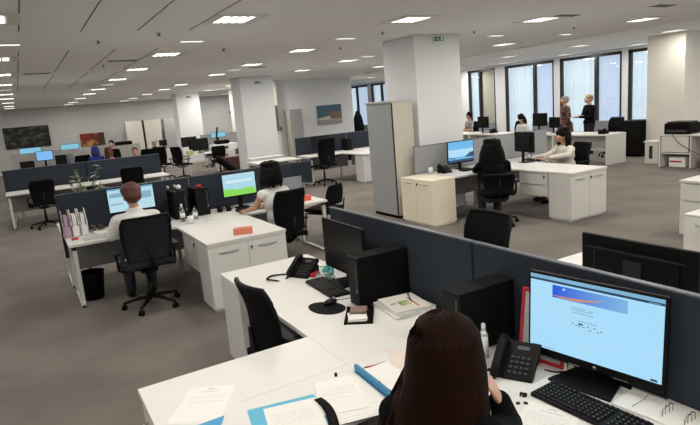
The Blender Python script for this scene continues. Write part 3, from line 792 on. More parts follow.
# magazines
z = T
MAGW = mat('magazine_cover', (.68, .66, .60), .35)
for k, (w, d, th, a, m, lab) in enumerate(((.27, .30, .016, -4, PAPER, 'thick white magazine at the bottom of the pile beside the black tower'),
                                         (.26, .30, .012, 2, mat('grey_mag', (.45, .46, .46), .4), 'grey-edged magazine in the middle of the pile beside the black tower'),
                                         (.235, .27, .010, -7, MAGW, 'top magazine of the pile with a printed cover and orange bar'))):
    t = thing('magazine', lab, 'magazine', (1.868, 2.695, z), math.radians(a-3), 'magazine pile')
    MB().box((-w/2, -d/2, .001), (w/2, d/2, th-.001)).build('pages', PAPER, t)
    MB().box((-w/2-.001, -d/2-.001, th-.001), (w/2+.001, d/2+.001, th)).box((-w/2-.001, -d/2-.001, 0), (w/2+.001, d/2+.001, .001)).box((-w/2-.001, d/2, 0), (w/2+.001, d/2+.001, th)).build('cover', m, t)
    if k == 2:
        M0 = Matrix.Identity(4)
        MB().box((-.04, -.05, th), (.03, .03, th+.0006)).build('cover_picture', two_tone('magazine_photo', (.15, .25, .08), (.55, .5, .3), 30), t)
        MB().box((-.095, -.005, th), (-.055, .002, th+.0006)).box((-.085, .01, th), (-.05, .014, th+.0006)).build('cover_text', INKD, t)
        MB().prism([(.045, -.10), (.058, -.10), (.058, .06), (.045, .06)], th, th+.0008).build('orange_bar', mat('orange_print', (.5, .14, .05), .5), t)
    z += th
def pen(lab, p, q, m, r=.0042):
    p = Vector(p); q = Vector(q); d = q-p
    t = thing('pen', lab, 'pen', tuple(p))
    MB().cyl((0, 0, 0), tuple(d*.86), r, n=10).build('barrel', m, t)
    MB().cyl(tuple(d*.86), tuple(d), r, .001, n=10).cyl(tuple(d*.05), tuple(d*.12), r*1.15, n=10).build('tip', BLACKP, t)
pen('blue pen lying across the top magazine', (1.975, 2.80, z+.005), (1.90, 2.66, z+.005), mat('blue_pen', (.03, .06, .30), .35))
# bits near the off monitor
t = thing('sweet_packet', 'small red packet in front of the off monitor beside the phone', 'packet', (1.76, 3.70, T), .5)
MB().box((-.045, -.02, 0), (.045, .02, .028), .006, seg=2).build('packet', RED, t); MB().box((-.02, -.021, .006), (.03, -.0195, .02)).build('packet_label', PAPER, t)
b = MB()
for k in range(10): b.ball((random.uniform(-.06, .06), random.uniform(-.04, .04), .022+random.uniform(0, .03)), (random.uniform(.018, .032), random.uniform(.014, .025), .018), u=10, v=6)
o = b.build('crumpled_wrapper', TEAL, None, (1.84, 3.63, T+.003), 1.2); tag(o, 'crumpled teal wrapper under the switched-off monitor', 'wrapper')
b = MB()
for k in range(12): b.ball((random.uniform(-.03, .03), random.uniform(-.04, .04), .014+random.uniform(0, .02)), .012, u=8, v=5)
o = b.build('clear_trinket', CLEAR, None, (1.80, 3.545, T+.003)); tag(o, 'small clear sparkling trinket beside the teal wrapper', 'trinket')

# red framed document board behind the phone
t = thing('document_board', 'red framed white board leaning behind the desk phone and lit monitor', 'board', (1.925, 1.695, T), math.radians(-80))
M_ = Matrix.Rotation(math.radians(-9), 4, 'X')
b = MB()
for p, q in (((-.115, -.004, 0), (-.098, .008, .34)), ((.098, -.004, 0), (.115, .008, .34)), ((-.098, -.004, 0), (.098, .008, .018)), ((-.098, -.004, .322), (.098, .008, .34))): b.box(p, q, .002, M=M_)
b.build('red_frame', RED, t); MB().box((-.098, 0, .018), (.098, .005, .322), M=M_).build('white_sheet', mat('grey_sheet', (.5, .5, .5), .6), t)
# bottle
t = thing('white_bottle', 'slim white plastic bottle standing behind the woman, right of her head', 'bottle', (1.775, 1.905, T))
MB().cyl((0, 0, 0), (0, 0, .11), .021, n=20).cyl((0, 0, .11), (0, 0, .135), .021, .011, n=20).build('bottle_body', WPLAST, t)
MB().cyl((0, 0, .135), (0, 0, .160), .011, .010, n=16).ball((0, 0, .163), .011).build('cap', WPLAST, t)
# clips
for k, (x, y, a, lab) in enumerate(((1.64, 1.535, .5, 'black binder clip on the desk just left of the keyboard'), (1.575, 1.505, 1.1, 'tiny dark clip on the printed sheet near the keyboard'), (1.60, 1.485, .2, 'tiny clip beside the other one on the printed sheet'))):
    s = 1 if k == 0 else .55
    t = thing('binder_clip', lab, 'clip', (x, y, T+(.001 if k else 0)), a)
    MB().prism([(-.011*s, 0), (.011*s, 0), (.004*s, .014*s), (-.004*s, .014*s)], -.014*s, .014*s, M=Matrix.Rotation(PI/2, 4, 'X') @ Matrix.Translation((0, 0, 0))).build('clip_body', BLACKP, t)
    MB().tube([(-.004*s, 0, .013*s), (-.02*s, .006*s, .004*s), (-.02*s, -.006*s, .004*s), (-.004*s, 0, .013*s)], .001, 6).build('wire', CHROME, t)
def sheet(name, lab, cx, cy, rz, w=.21, h=.297, m=PAPER, z=T, lines=10, cat='paper', th=.0012, head=True, seed=0):
    rnd = random.Random(seed)
    t = thing(name, lab, cat, (cx, cy, z), rz)
    MB().box((-w/2, -h/2, 0), (w/2, h/2, th)).build('sheet', m, t)
    if lines:
        b = MB()
        if head: b.box((-w*.08, h*.40, th), (w*.08, h*.43, th+.0003)).box((-w*.2, h*.33, th), (w*.2, h*.345, th+.0003))
        for k in range(lines):
            y = h*(.25-.055*k)
            if rnd.random() < .2: continue
            x = -w*.38
            while x < w*.36:
                l = rnd.uniform(.006, .025); b.box((x, y, th), (min(x+l, w*.38), y+.0022, th+.0003)); x += l+.005
        b.build('printed_text', INK, t)
    return t
sheet('letter', 'white letter with printed lines lying alone at the bottom left of the worktop', .52, 2.365, math.radians(-30), .215, .30, lines=5, seed=1)
sheet('letter', 'lower white sheet peeping from beneath the lone letter at bottom left', .505, 2.355, math.radians(-37), .21, .295, z=T, th=.0006, lines=0)
t = thing('blue_folder', 'blue card folder corner sticking out at the bottom edge near the lone letter', 'folder', (.47, 2.15, T+.0022), math.radians(-30))
MB().prism([(-.06, -.12), (.05, -.12), (.05, .085), (-.06, .02)], 0, .002).build('cover', BLUEF, t)
t = thing('blue_folder', 'open light blue folder under a white sheet at the bottom centre', 'folder', (.765, 1.995, T), math.radians(-12))
MB().box((-.15, -.19, 0), (.15, .155, .003), .001).build('cover', mat('light_blue_card', (.10, .42, .62), .5), t)
sheet('letter', 'white sheet lying on the open light blue folder at the bottom centre', .785, 1.965, math.radians(-14), .23, .30, z=T+.0032, lines=6, head=False, seed=2)
t = thing('black_strap', 'curved black strap between the blue folder and the white documents', 'strap', (0, 0, 0))
MB().sheet(lambda u, v: (.935-.055*u**1.5+(v-.5)*.048*(.7+.3*u)+.01*math.sin(u*3), 2.062-.25*u, T+.008+.006*math.sin(u*PI)), 20, 2, .004).build('strap', BLACKM, t)
sheet('document', 'white printed documents heaped left of the blue ring binder', 1.07, 1.99, math.radians(-13), .23, .38, z=T+.0005, lines=14, head=False, seed=3)
sheet('document', 'smaller white sheet on top of the documents, with a clipped corner', 1.03, 2.03, math.radians(-20), .20, .28, z=T+.0025, lines=8, head=False, seed=4)
t = thing('ring_binder', 'open blue ring binder with papers, left of the woman at the bottom', 'binder', (1.205, 1.99, T), math.radians(-3))
MB().box((-.02, -.20, 0), (.155, .19, .004), .001).build('cover', BLUED, t)
MB().prism([(-.014, -.20), (.003, -.20), (.003, .20), (-.014, .20)], .004, .034, bev=.003).build('spine', mat('blue_binder_spine', (.02, .22, .42), .4), t)
MB().box((.015, -.17, .004), (.15, .165, .014)).build('pages', PAPER, t)
MB().box((-.012, -.03, .034), (.000, -.02, .037)).box((-.012, -.12, .034), (.000, -.11, .037)).cyl((-.005, .10, .034), (-.005, .10, .037), .004).build('rivets', CHROME, t)
pen('red pen lying beyond the blue ring binder', (1.36, 2.145, T+.005), (1.235, 2.155, T+.005+.014), RED)
sheet('leaflet', 'pale pinkish leaflet just left of the woman, beyond the red pen', 1.47, 2.15, math.radians(-25), .15, .21, m=mat('pinkish_paper', (.74, .64, .58), .7), z=T, lines=0)
sheet('printed_sheet', 'printed sheet at the bottom edge left of the keyboard', 1.53, 1.34, math.radians(-68), .21, .297, lines=11, seed=6)
for k, (x, y, lab) in enumerate(((1.105, 2.20, 'small dark clip at the top edge of the documents'), )):
    tag(MB().cyl((0, 0, 0), (0, 0, .012), .007, n=12).ball((0, 0, .012), .007).build('push_pin', BLACKP, None, (x, y, T+.0006)), lab, 'pin')
# paper tray & ring file at bottom right
t = thing('note_block', 'white note block with a silver edge under the right end of the lit monitor', 'notepad', (1.94, 1.215, T), math.radians(-85))
MB().box((-.065, -.085, 0), (.065, .085, .012), .001).build('pages', PAPER, t); MB().box((-.07, .078, .0), (.07, .084, .016), .001).build('silver_edge', SILVER, t)
MB().tube([(0, .08, .014), (.012, .02, .016), (.005, -.06, .015)], .001, 5).build('thread', INKD, t)
t = thing('ring_file', 'open white ring file with metal rings at the bottom right corner', 'binder', (1.975, 1.03, T), math.radians(-87))
MB().box((-.125, -.10, 0), (.16, .085, .010), .002).build('sheets', PAPER, t)
b = MB()
for x in (-.075, .005):
    for y in (-.012, .012):
        b.tube([(x, y-.05, .008), (x, y-.05, .036), (x+.004, y-.028+0, .048), (x+.004, y-.006, .036), (x+.004, y-.006, .008)], .0022, 8)
b.build('rings', CHROME, t)
def cable(name, lab, pts, m=BLACKP, r=.003):
    P = []
    for i in range(len(pts)-1):
        for k in range(8):
            u = k/8; p0 = Vector(pts[max(i-1, 0)]); p1 = Vector(pts[i]); p2 = Vector(pts[i+1]); p3 = Vector(pts[min(i+2, len(pts)-1)])
            P.append(.5*((2*p1)+(-p0+p2)*u+(2*p0-5*p1+4*p2-p3)*u*u+(-p0+3*p1-3*p2+p3)*u**3))
    P.append(Vector(pts[-1]))
    tag(MB().tube(P, r, 6).build(name, m), lab, 'cable')
cable('monitor_cable', 'thin black cable curving behind the off monitor beside the red packet', [(1.80, 3.73, T+.003), (1.84, 3.82, T+.02), (1.93, 3.86, T+.003), (2.0, 3.80, T+.003)])
cable('phone_cable', 'black cable running from the desk phone under the lit monitor', [(1.88, 1.63, T+.003), (1.90, 1.58, T+.004), (1.955, 1.555, T+.003), (2.02, 1.56, T+.003)])
cable('keyboard_cable', 'thin grey cable between the keyboard and the lit monitor foot', [(1.835, 1.50, T+.003), (1.85, 1.535, T+.003), (1.92, 1.54, T+.003), (2.0, 1.60, T+.003)], DGREY, .0018)

task_chair('black office chair pushed against the foreground desk, seen from behind', (1.27, 3.09, 0), math.radians(-84), back_top=1.0, w=.37)
task_chair('black chair back standing beyond the partition at the centre of the picture', (3.06, 3.40, 0), math.radians(93), back_top=1.0, w=.48)

# ---- foreground woman
WL = (.925, 1.30); RZ = math.radians(-66)
def loc_(p):
    d = Matrix.Rotation(-RZ, 4, 'Z') @ Vector((p[0]-WL[0], p[1]-WL[1], p[2])); return d
def dir_(v): return Matrix.Rotation(-RZ, 4, 'Z') @ Vector(v)
LE = loc_((1.16, 1.72, .80)); LW = loc_((1.36, 1.62, .80))
RE = loc_((1.385, 1.375, .785)); RW = loc_((1.285, 1.315, .945))
task_chair('black office chair under the dark haired woman at the bottom', (.90, 1.28, 0), RZ, back_top=.92)
fw = person('woman with long dark brown hair and black jacket seen from behind, hand at her cheek', (*WL, 0), RZ, CLBLACK, skin=SKINP, lean=.30, vox=.007,
            arms=((LE, LW, dir_((1, -.2, 0)), (0, 0, 1), dir_((-.3, -1, 0))), (RE, RW, dir_((-.45, -.02, .85)), dir_((.35, -.9, .1)), dir_((.5, .6, .3)))), head_tilt=math.radians(-14), hair=None, height_off=-.08)
# long hair: many overlapping strands
hc = Vector((0, .02+.3*.58+.024, 1.148))
h = MB(); HM = Matrix.Translation(hc) @ Matrix.Rotation(math.radians(-14), 4, 'X')
h.ball((0, -.012, .040), (.094, .112, .096), M=HM)
def strand(mb, ang, rr, w, ln, fan):
    d = Vector((math.sin(ang), -math.cos(ang), 0))
    E = []
    for e in (86, 66, 44, 20):
        e = math.radians(e); ce = math.cos(e)
        E.append(hc+Vector((d.x*(.106+rr)*ce, d.y*(.116+rr)*ce-.014, .030+(.104+rr)*math.sin(e))))
    p2 = hc+Vector((d.x*(.118+rr), d.y*(.124+rr)-.018, -.05)); p3 = hc+Vector((d.x*(.145+rr)*fan, d.y*.125-.035, -.17)); p4 = hc+Vector((d.x*(.172+rr)*fan, d.y*.12-.075, -.17-ln*.5)); p5 = hc+Vector((d.x*(.175+rr)*fan*random.uniform(.92, 1.06), d.y*.11-.10, -.17-ln))
    mb.tube(E+[p2]+[Vector((q.x*(.90 if q.x > 0 else 1.16), q.y, q.z)) for q in (p3, p4, p5)], [w*.6, w*.9, w, w, w, w, w*.8, w*.15], 7); return
    mb.tube([crown, p0, p1, p2, p3, p4, p5], [w*.7, w, w, w, w, w*.8, w*.15], 7)
for k in range(44): strand(h, math.radians(-128+256*k/43), 0, .021, .22+random.uniform(-.03, .03), 1.0)
hair_o = remesh(h, 'hair', HAIRB, fw, .007, 2)
h = MB()
for k in range(150): strand(h, math.radians(random.uniform(-128, 128)), random.uniform(.008, .017), random.uniform(.0025, .0055), .22+random.uniform(-.05, .04), random.uniform(.97, 1.06))
h.build('hair_strands', HAIRB, fw)

# ================================================================== MIDDLE ROW
desk('white desk of the auburn haired person in the middle left row', (.27, 6.68), (1.866, 7.5), mod_side=1, legs=(1, 0))
desk('white desk of the woman in the sleeveless white top', (1.874, 6.68), (3.48, 7.5), mod_side=1, legs=(0, 1))
desk('white desk edge behind the partition of the auburn haired person', (.25, 7.64), (1.866, 8.44), mod_side=-1, legs=(1, 0))
desk('white desk hidden behind the partition of the woman in white', (1.874, 7.64), (3.48, 8.44), mod_side=-1, legs=(0, 1))
desk('white side worktop between the two seated workers, holding a salmon box', (1.43, 5.44), (2.30, 6.675), modesty=False, legs=(0, 0))
cabinet('white two-door cabinet with black lock facing the camera at the end of the middle worktop', .86, .41, T-.03, (1.865, 5.655, 0), 0, hz=.62)
drawers('white two-drawer unit on the left side of the middle worktop', .56, .42, .34, T-.03, (1.645, 6.15, 0), -PI/2)
partition('dark blue-grey partition behind the auburn haired person', (.25, 7.57), (1.868, 7.57), z1=1.21)
partition('dark blue-grey partition behind the monitor of the woman in white', (1.872, 7.57), (3.38, 7.57), z1=1.21)
tag(MB().box((3.08, 7.40, T), (3.46, 7.42, 1.02), .004).build('desk_screen', GREYPAN), 'small grey desk screen right of the woman in the sleeveless white top', 'screen')
SCW = glow('screen_pale', (.52, .80, .92), .85); SCT = glow('screen_grey_text', (.28, .5, .62), .8); SCG = glow('screen_green', (.28, .80, .10), .85); SCBAR = glow('screen_bar', (.10, .35, .60), .8)
monitor('lit monitor with a pale document in front of the auburn haired person', (1.065, 7.22, T), 0, w=.53, h=.285, zc=.345,
        on=(SCW, [(0, .93, 1, 1, SCBAR, 'title_bar'), (.03, .62, .35, .80, SCT, 'text_block'), (.70, .45, .95, .75, SCT, 'text_block'), (.03, .3, .3, .36, SCT, 'text_block')]))
wm = monitor('lit monitor with a green wave and pale page in front of the woman in white', (2.45, 7.22, T), 0, w=.455, h=.29, zc=.32,
        on=(glow('screen_sky', (.45, .78, .92), .85), [(0, .9, 1, 1, SCW, 'title_bar'), (.1, .6, .9, .72, glow('screen_whitish', (.7, .88, .92), .9), 'text_block'), (0, .0, 1, .20, SCG, 'green_field'), (.0, .2, .33, .33, SCG, 'green_field'), (.33, .2, .62, .27, SCG, 'green_field'), (.62, .2, .95, .31, SCG, 'green_field')]))
pc_tower('left one of two black computer towers between the lit monitors', (1.62, 7.28, T), 0, w=.17, d=.36, h=.36)
pc_tower('right one of two black computer towers between the lit monitors', (1.90, 7.28, T), 0, w=.17, d=.36, h=.36)
t = thing('webcam', 'small white round webcam on the left middle tower', 'webcam', (1.64, 7.2, T+.36)); MB().ball((0, 0, .04), .032).build('lens_ball', WPLAST, t); MB().cyl((0, 0, 0), (0, 0, .012), .03).build('foot', BLACKP, t)
t = thing('headset', 'black and silver headset lying on the left middle tower', 'headset', (1.58, 7.33, T+.36), .3)
MB().tube([(.05*math.cos(a), 0, .06+.055*math.sin(a)) for a in [PI*k/12-.2 for k in range(13)]]+[], .006, 8).build('headband', BLACKP, t)
MB().ball((.05, 0, .035), (.018, .026, .032)).ball((-.05, 0, .035), (.018, .026, .032)).build('ear_cups', SILVER, t)
tag(MB().box((-.035, -.02, 0), (.035, .02, .03), .008, seg=2).build('red_toy', RED, None, (1.90, 7.22, T+.36)), 'tiny red trinket on top of the right middle tower', 'trinket')
def pbottle(lab, x, y, h=.2, m=CLEAR, cap=WPLAST, z=T):
    t = thing('water_bottle', lab, 'bottle', (x, y, z))
    MB().cyl((0, 0, 0), (0, 0, h*.65), .032, n=20).cyl((0, 0, h*.65), (0, 0, h*.85), .032, .013, n=20).build('bottle_body', m, t)
    MB().cyl((0, 0, h*.85), (0, 0, h), .014, n=16).build('cap', cap, t)
    MB().cyl((0, 0, h*.25), (0, 0, h*.5), .0326, n=20).build('bottle_label', PAPER, t)
pbottle('clear water bottle with pale label before the left middle tower', 1.58, 6.93, .22)
pbottle('shorter clear bottle with dark cap right of the labelled bottle', 1.74, 6.95, .17, cap=BLACKP)
def mug(lab, x, y, m, r=.038, h=.09, z=T):
    t = thing('mug', lab, 'mug', (x, y, z)); b = MB()
    b.tube([(0, 0, 0), (0, 0, h)], [r*.9, r], 20).build('cup', m, t)
    MB().tube([(r*.9, 0, h*.8), (r+.022, 0, h*.7), (r+.022, 0, h*.35), (r*.9, 0, h*.22)], .005, 8).build('handle', m, t)
mug('white cup near the bottles on the middle worktop', 1.62, 6.72, WPLAST)
mug('dark cup at the left foot of the woman in white\'s monitor', 2.12, 7.15, BLACKP); mug('second dark cup beside the monitor foot of the woman in white', 2.23, 7.12, BLACKP)
cable('looped_cable', 'loose thin white cable looped on the middle worktop', [(1.63, 6.7, T+.003), (1.72, 6.62, T+.003), (1.84, 6.72, T+.003), (1.78, 6.86, T+.003)], WPLAST, .003)
t = thing('tissue_box', 'salmon-orange carton standing on the middle worktop', 'box', (1.885, 5.62, T), math.radians(-22)); MB().box((-.10, -.045, 0), (.10, .045, .065), .003).build('carton', SALMON, t); MB().box((-.05, -.015, .065), (.05, .015, .0656)).build('opening', mat('salmon_dark', (.4, .1, .07), .6), t)
t = thing('carton', 'small orange-red box on the desk right of the woman in white', 'box', (3.27, 6.90, T), .1); MB().box((-.06, -.04, 0), (.06, .04, .07), .003).build('box_body', mat('orange_red', (.70, .12, .07), .5), t); MB().box((-.061, -.02, .02), (-.06, .02, .05)).build('label_patch', PAPER, t)
keyboard('black keyboard before the woman in white', (2.50, 6.95, T), 0); keyboard('black keyboard partly hidden by the auburn haired person', (1.08, 6.92, T), 0)
t = thing('magazine_rack', 'white and lilac magazine holders full of folders at the left end of the desk', 'file holder', (.42, 7.28, T), 0)
LIL = mat('lilac_card', (.45, .33, .42), .6)
for k, (x, m) in enumerate(((-.11, LIL), (-.02, PAPER), (.07, WPLAST))):
    MB().prism([(-.12, 0), (.12, 0), (.12, .30), (.02, .30), (-.12, .14)], -.004, .004, M=Matrix.Translation((x-.035, 0, 0)) @ Matrix.Rotation(PI/2, 4, 'Z') @ Matrix.Rotation(PI/2, 4, 'X')).prism([(-.12, 0), (.12, 0), (.12, .30), (.02, .30), (-.12, .14)], -.004, .004, M=Matrix.Translation((x+.038, 0, 0)) @ Matrix.Rotation(PI/2, 4, 'Z') @ Matrix.Rotation(PI/2, 4, 'X')).box((x-.035, -.12, 0), (x+.038, -.116, .13)).box((x-.035, -.12, 0), (x+.038, .12, .004)).box((x-.02, -.09, .004), (x+.02, .11, .25)).build('holder', m, t)
sheet('papers', 'stack of white papers on the desk left of the auburn haired person', .72, 7.12, .1, .26, .22, th=.02, lines=4, seed=9)
sheet('papers', 'open grey notebook at the front left of the auburn haired person\'s desk', .57, 6.90, -.05, .26, .19, m=mat('grey_paper', (.5, .48, .46), .7), th=.008, lines=5, seed=10)
tag(MB().box((-.035, -.02, 0), (.035, .02, .025), .006).build('red_stapler', RED, None, (.36, 6.98, T), .3), 'small red stapler at the left front corner of the desk', 'stapler')
b = MB()
for k in range(9): b.ball((random.uniform(-.08, .08), random.uniform(-.03, .03), .035+random.uniform(-.01, .02)), random.uniform(.02, .035), u=8, v=6)
tag(b.build('desk_clutter', mat('brown_clutter', (.09, .06, .05), .6, noise_amt=.5), None, (.66, 7.34, T)), 'small dark knick-knack heap beside the lit document monitor', 'ornament')
# waste bin
t = thing('waste_bin', 'round black waste bin under the left end of the desk', 'bin', (.46, 7.02, 0))
MB().tube([(0, 0, 0), (0, 0, .30), (0, 0, .32), (0, 0, .32), (0, 0, .31), (0, 0, .03)], [.105, .145, .15, .14, .135, .10], 28).build('bin_body', BLACKM, t)
MB().tube([(.148*math.cos(a), .148*math.sin(a), .32) for a in [2*PI*k/24 for k in range(25)]], .006, 6).build('rim', BLACKP, t)
task_chair('charcoal fabric office chair of the auburn haired person', (.97, 6.20, 0), .04, back_top=1.03, fab=FABG, w=.50)
person('person with short auburn hair and white shirt at the middle left desk, seen from behind', (.96, 6.30, 0), .0, CLWHITE, skin=SKINP, hair=HAIRR, hair_style='short', lean=.20, collar=True, hs=1.13, wide=1.1,
       arms=((Vector((-.25, .12, .80)), Vector((-.13, .40, .78)), (0, 1, 0), (0, 0, 1), (1, 0, 0)), (Vector((.25, .12, .80)), Vector((.13, .40, .78)), (0, 1, 0), (0, 0, 1), (-1, 0, 0))), height_off=-.03, head_tilt=-.3)
task_chair('black mesh office chair of the woman in the sleeveless white top', (2.58, 6.20, 0), math.radians(10), back_top=1.06, w=.42)
person('woman with black bob and sleeveless white top typing, seen from behind', (2.60, 6.34, 0), math.radians(14), CLWHITE, skin=SKIN, hair=HAIRK, hair_style='bob', lean=.10, sleeve='none', hs=1.18,
       arms=((Vector((-.23, .14, .84)), Vector((-.20, .40, .775)), (0, 1, 0), (0, 0, 1), (1, 0, 0)), (Vector((.23, .12, .84)), Vector((.12, .40, .775)), (0, 1, 0), (0, 0, 1), (-1, 0, 0))), head_turn=.15)
def visitor_chair(lab, loc, rz):
    t = thing('visitor_chair', lab, 'chair', loc, rz)
    MB().sheet(lambda u, v: ((u-.5)*.44, (v-.5)*.42, .46+.01*math.cos((u-.5)*PI)), 8, 8, -.04).build('seat', FAB, t)
    MB().sheet(lambda u, v: ((u-.5)*.42*(1-.28*v**4), -.22-.06*v-.03*(2*u-1)**2*-1, .55+.30*v), 10, 10, .025).build('backrest', FAB, t)
    for sx in (-1, 1):
        for sy in (-1, 1):
            MB().tube([(sx*.21, sy*.19, .44), (sx*.235, sy*.23, 0)], .011, 8).build('leg', BLACKP, t)
    MB().tube([(-.2, -.2, .44), (-.2, -.24, .62)], .011, 8).tube([(.2, -.2, .44), (.2, -.24, .62)], .011, 8).box((-.21, -.2, .425), (.21, .2, .44)).build('frame', BLACKP, t)
visitor_chair('black four-legged visitor chair at the right end of the woman in white\'s desk', (3.78, 7.38, 0), math.radians(25))

# plant behind the middle partition
def plant(lab, x, y, z, h, n, m, spread=.2, pot=POT, leaf=.09, seed=1):
    rnd = random.Random(seed)
    t = thing('potted_plant', lab, 'plant', (x, y, z))
    MB().tube([(0, 0, 0), (0, 0, .13)], [.06, .085], 20).build('pot', pot, t)
    s = MB(); l = MB()
    for k in range(n):
        a = rnd.uniform(0, 2*PI); r = rnd.uniform(.3, 1)*spread; hh = h*rnd.uniform(.45, 1)
        p = Vector((r*math.cos(a), r*math.sin(a), hh))
        s.tube([(0, 0, .12), (p.x*.35, p.y*.35, .12+(hh-.12)*.5), tuple(p)], .0035, 5)
        for j in range(5):
            q = Vector((0, 0, .12)).lerp(p, .45+.12*j); d = Vector((rnd.uniform(-1, 1), rnd.uniform(-1, 1), rnd.uniform(-.1, .8))).normalized()
            x_ = d.cross(Vector((0, 0, 1))).normalized(); L = leaf*rnd.uniform(.7, 1.2)
            l.sheet(lambda u, v: tuple(q+d*L*u+x_*(v-.5)*L*.42*math.sin(PI*min(1, u*.97+.03))+Vector((0, 0, -.25*L*u*u))), 5, 2, .001)
    s.build('stem', STEM, t); l.build('foliage', m, t)
plant('leafy pale green plant sticking up behind the middle left partition', .64, 8.12, T, .82, 14, LEAFP, .25, leaf=.10, seed=3)

# ================================================================== CENTRE-RIGHT GROUP (woman in black)
GREYL = mat('light_grey_screen_fabric', (.30, .31, .33), .8, noise_amt=.08, noise_scale=60)
desk('white desk of the woman in black, with the blue landscape monitor', (5.77, 6.68), (7.206, 7.48), mod_side=1, legs=(0, 0))
desk('white desk of the woman in the cream jacket', (7.214, 6.68), (8.82, 7.48), mod_side=1, legs=(0, 1))
desk('white side worktop of the centre-right cabinets', (6.80, 5.34), (7.62, 6.675), modesty=False, legs=(0, 0))
cabinet('white two-door cabinet at the corner of the centre-right worktop', .81, .41, T-.03, (7.21, 5.555, 0), 0, hz=.63)
drawers('white two-drawer unit beside the woman in black', .56, .42, .34, T-.03, (7.015, 6.06, 0), -PI/2)
cabinet('cream low two-door cabinet in front of the tall grey locker', .80, .47, T, (5.52, 7.08, 0), -PI/2, m=CREAM, hz=.66, lock_on=1)
partition('light grey partition behind the blue landscape monitor', (5.62, 7.53), (7.20, 7.53), m=GREYL, z1=1.2)
partition('light grey partition behind the woman in the cream jacket', (7.22, 7.53), (8.85, 7.53), m=GREYL, z1=1.2)
t = thing('tall_locker', 'tall grey metal locker standing in front of the big white column', 'locker', (5.535, 8.05, 0), -PI/2)
MB().box((-.39, -.195, .05), (.39, .215, 1.96), .003).build('body', LOCKL, t)
MB().box((-.37, -.18, 0), (.37, .20, .05)).build('plinth', BLACKM, t)
MB().box((-.40, -.235, 1.95), (.40, .22, 1.985), .004).build('top_rail', mat('locker_top', (.50, .50, .47), .5), t)
MB().box((-.375, -.215, .06), (.355, -.195, 1.945), .003).build('door', LOCKG, t)
MB().box((.358, -.20, .05), (.388, -.190, 1.95)).build('shadow_gap', LDARK, t)
BLS = glow('screen_landscape_sky', (.16, .52, .90), .9); ISL = glow('screen_landscape_dark', (.01, .08, .20), .7); WSEA = glow('screen_landscape_bright', (.45, .78, .98), .9)
lm = monitor('lit monitor showing a blue sea landscape beside the woman in black', (6.45, 7.30, T), 0, w=.56, h=.345, zc=.30,
        on=(BLS, [(0, .25, 1, .62, WSEA, 'bright_horizon'), (0, 0, 1, .12, ISL, 'taskbar'), (0, .12, 1, .25, BLS, 'sea')]))
scr = [o for o in lm.children if o.name.startswith('screen')][0]
MB().prism([(-.28, -.10), (-.10, -.125), (-.13, -.105), (-.20, -.095), (-.23, -.085)], 0, .001, M=Matrix.Translation((0, -.0035, .30)) @ Matrix.Rotation(PI/2, 4, 'X')).prism([(.28, -.11), (.06, -.10), (.12, -.075), (.20, -.03), (.28, -.02)], 0, .001, M=Matrix.Translation((0, -.0035, .30)) @ Matrix.Rotation(PI/2, 4, 'X')).build('island', ISL, scr)
keyboard('black keyboard in front of the blue landscape monitor', (6.45, 7.05, T), 0)
desk_phone('black phone left of the blue landscape monitor', (6.0, 7.22, T), 0, cord=False)
tag(MB().cyl((0, 0, 0), (0, 0, .11), .04, n=16).build('tin', WPLAST, None, (5.80, 7.33, T)), 'small white tin on the desk beside the cream cabinet', 'tin')
task_chair('black office chair of the woman in black', (6.08, 6.10, 0), math.radians(-38), back_top=.80)
person('woman with long black hair and black clothes at the blue landscape monitor, seen from behind', (6.10, 6.16, 0), math.radians(-32), CLBLACK, skin=SKIN, hair=HAIRK, hair_style='long', lean=.22, hs=1.22, height_off=-.10, wide=1.12,
       arms=((Vector((-.22, .20, .82)), Vector((-.16, .50, .80)), (0, 1, 0), (0, 0, 1), (1, 0, 0)), (Vector((.21, .18, .80)), Vector((.16, .45, .785)), (0, 1, 0), (0, 0, 1), (-1, 0, 0))))
monitor('black monitor seen from behind between the woman in black and the one in cream', (7.52, 6.86, T), math.radians(80), w=.50, h=.31, zc=.36)
keyboard('black keyboard before the woman in the cream jacket', (7.78, 6.90, T), math.radians(80), w=.40)
t = thing('pen_pot', 'pot full of pens before the woman in the cream jacket', 'pen pot', (8.10, 7.28, T)); MB().tube([(0, 0, 0), (0, 0, .10)], [.035, .04], 16).build('pot', DGREY, t)
b = MB()
for k in range(7): a = k*.9; b.cyl((.012*math.cos(a), .012*math.sin(a), .02), (.05*math.cos(a), .05*math.sin(a), .18), .005, n=6)
b.build('pens', mat('pen_mix', (.12, .06, .08), .5), t)
mug('white mug on the desk of the woman in the cream jacket', 7.95, 7.18, WPLAST)
pbottle('small clear bottle before the woman in the cream jacket', 7.85, 7.1, .15)
task_chair('black office chair of the woman in the cream jacket', (8.38, 6.58, 0), math.radians(78), back_top=.97)
person('woman with dark ponytail and cream jacket facing left at the centre-right desk', (8.28, 6.56, 0), math.radians(72), CLCREAM, skin=SKIN, hair=HAIRK, hair_style='mid', lean=.15, height_off=-.09, hs=1.1, wide=1.08,
       arms=((Vector((-.23, .16, .82)), Vector((-.10, .42, .79)), (0, 1, 0), (0, 0, 1), (1, 0, 0)), (Vector((.23, .16, .82)), Vector((.10, .42, .79)), (0, 1, 0), (0, 0, 1), (-1, 0, 0))))

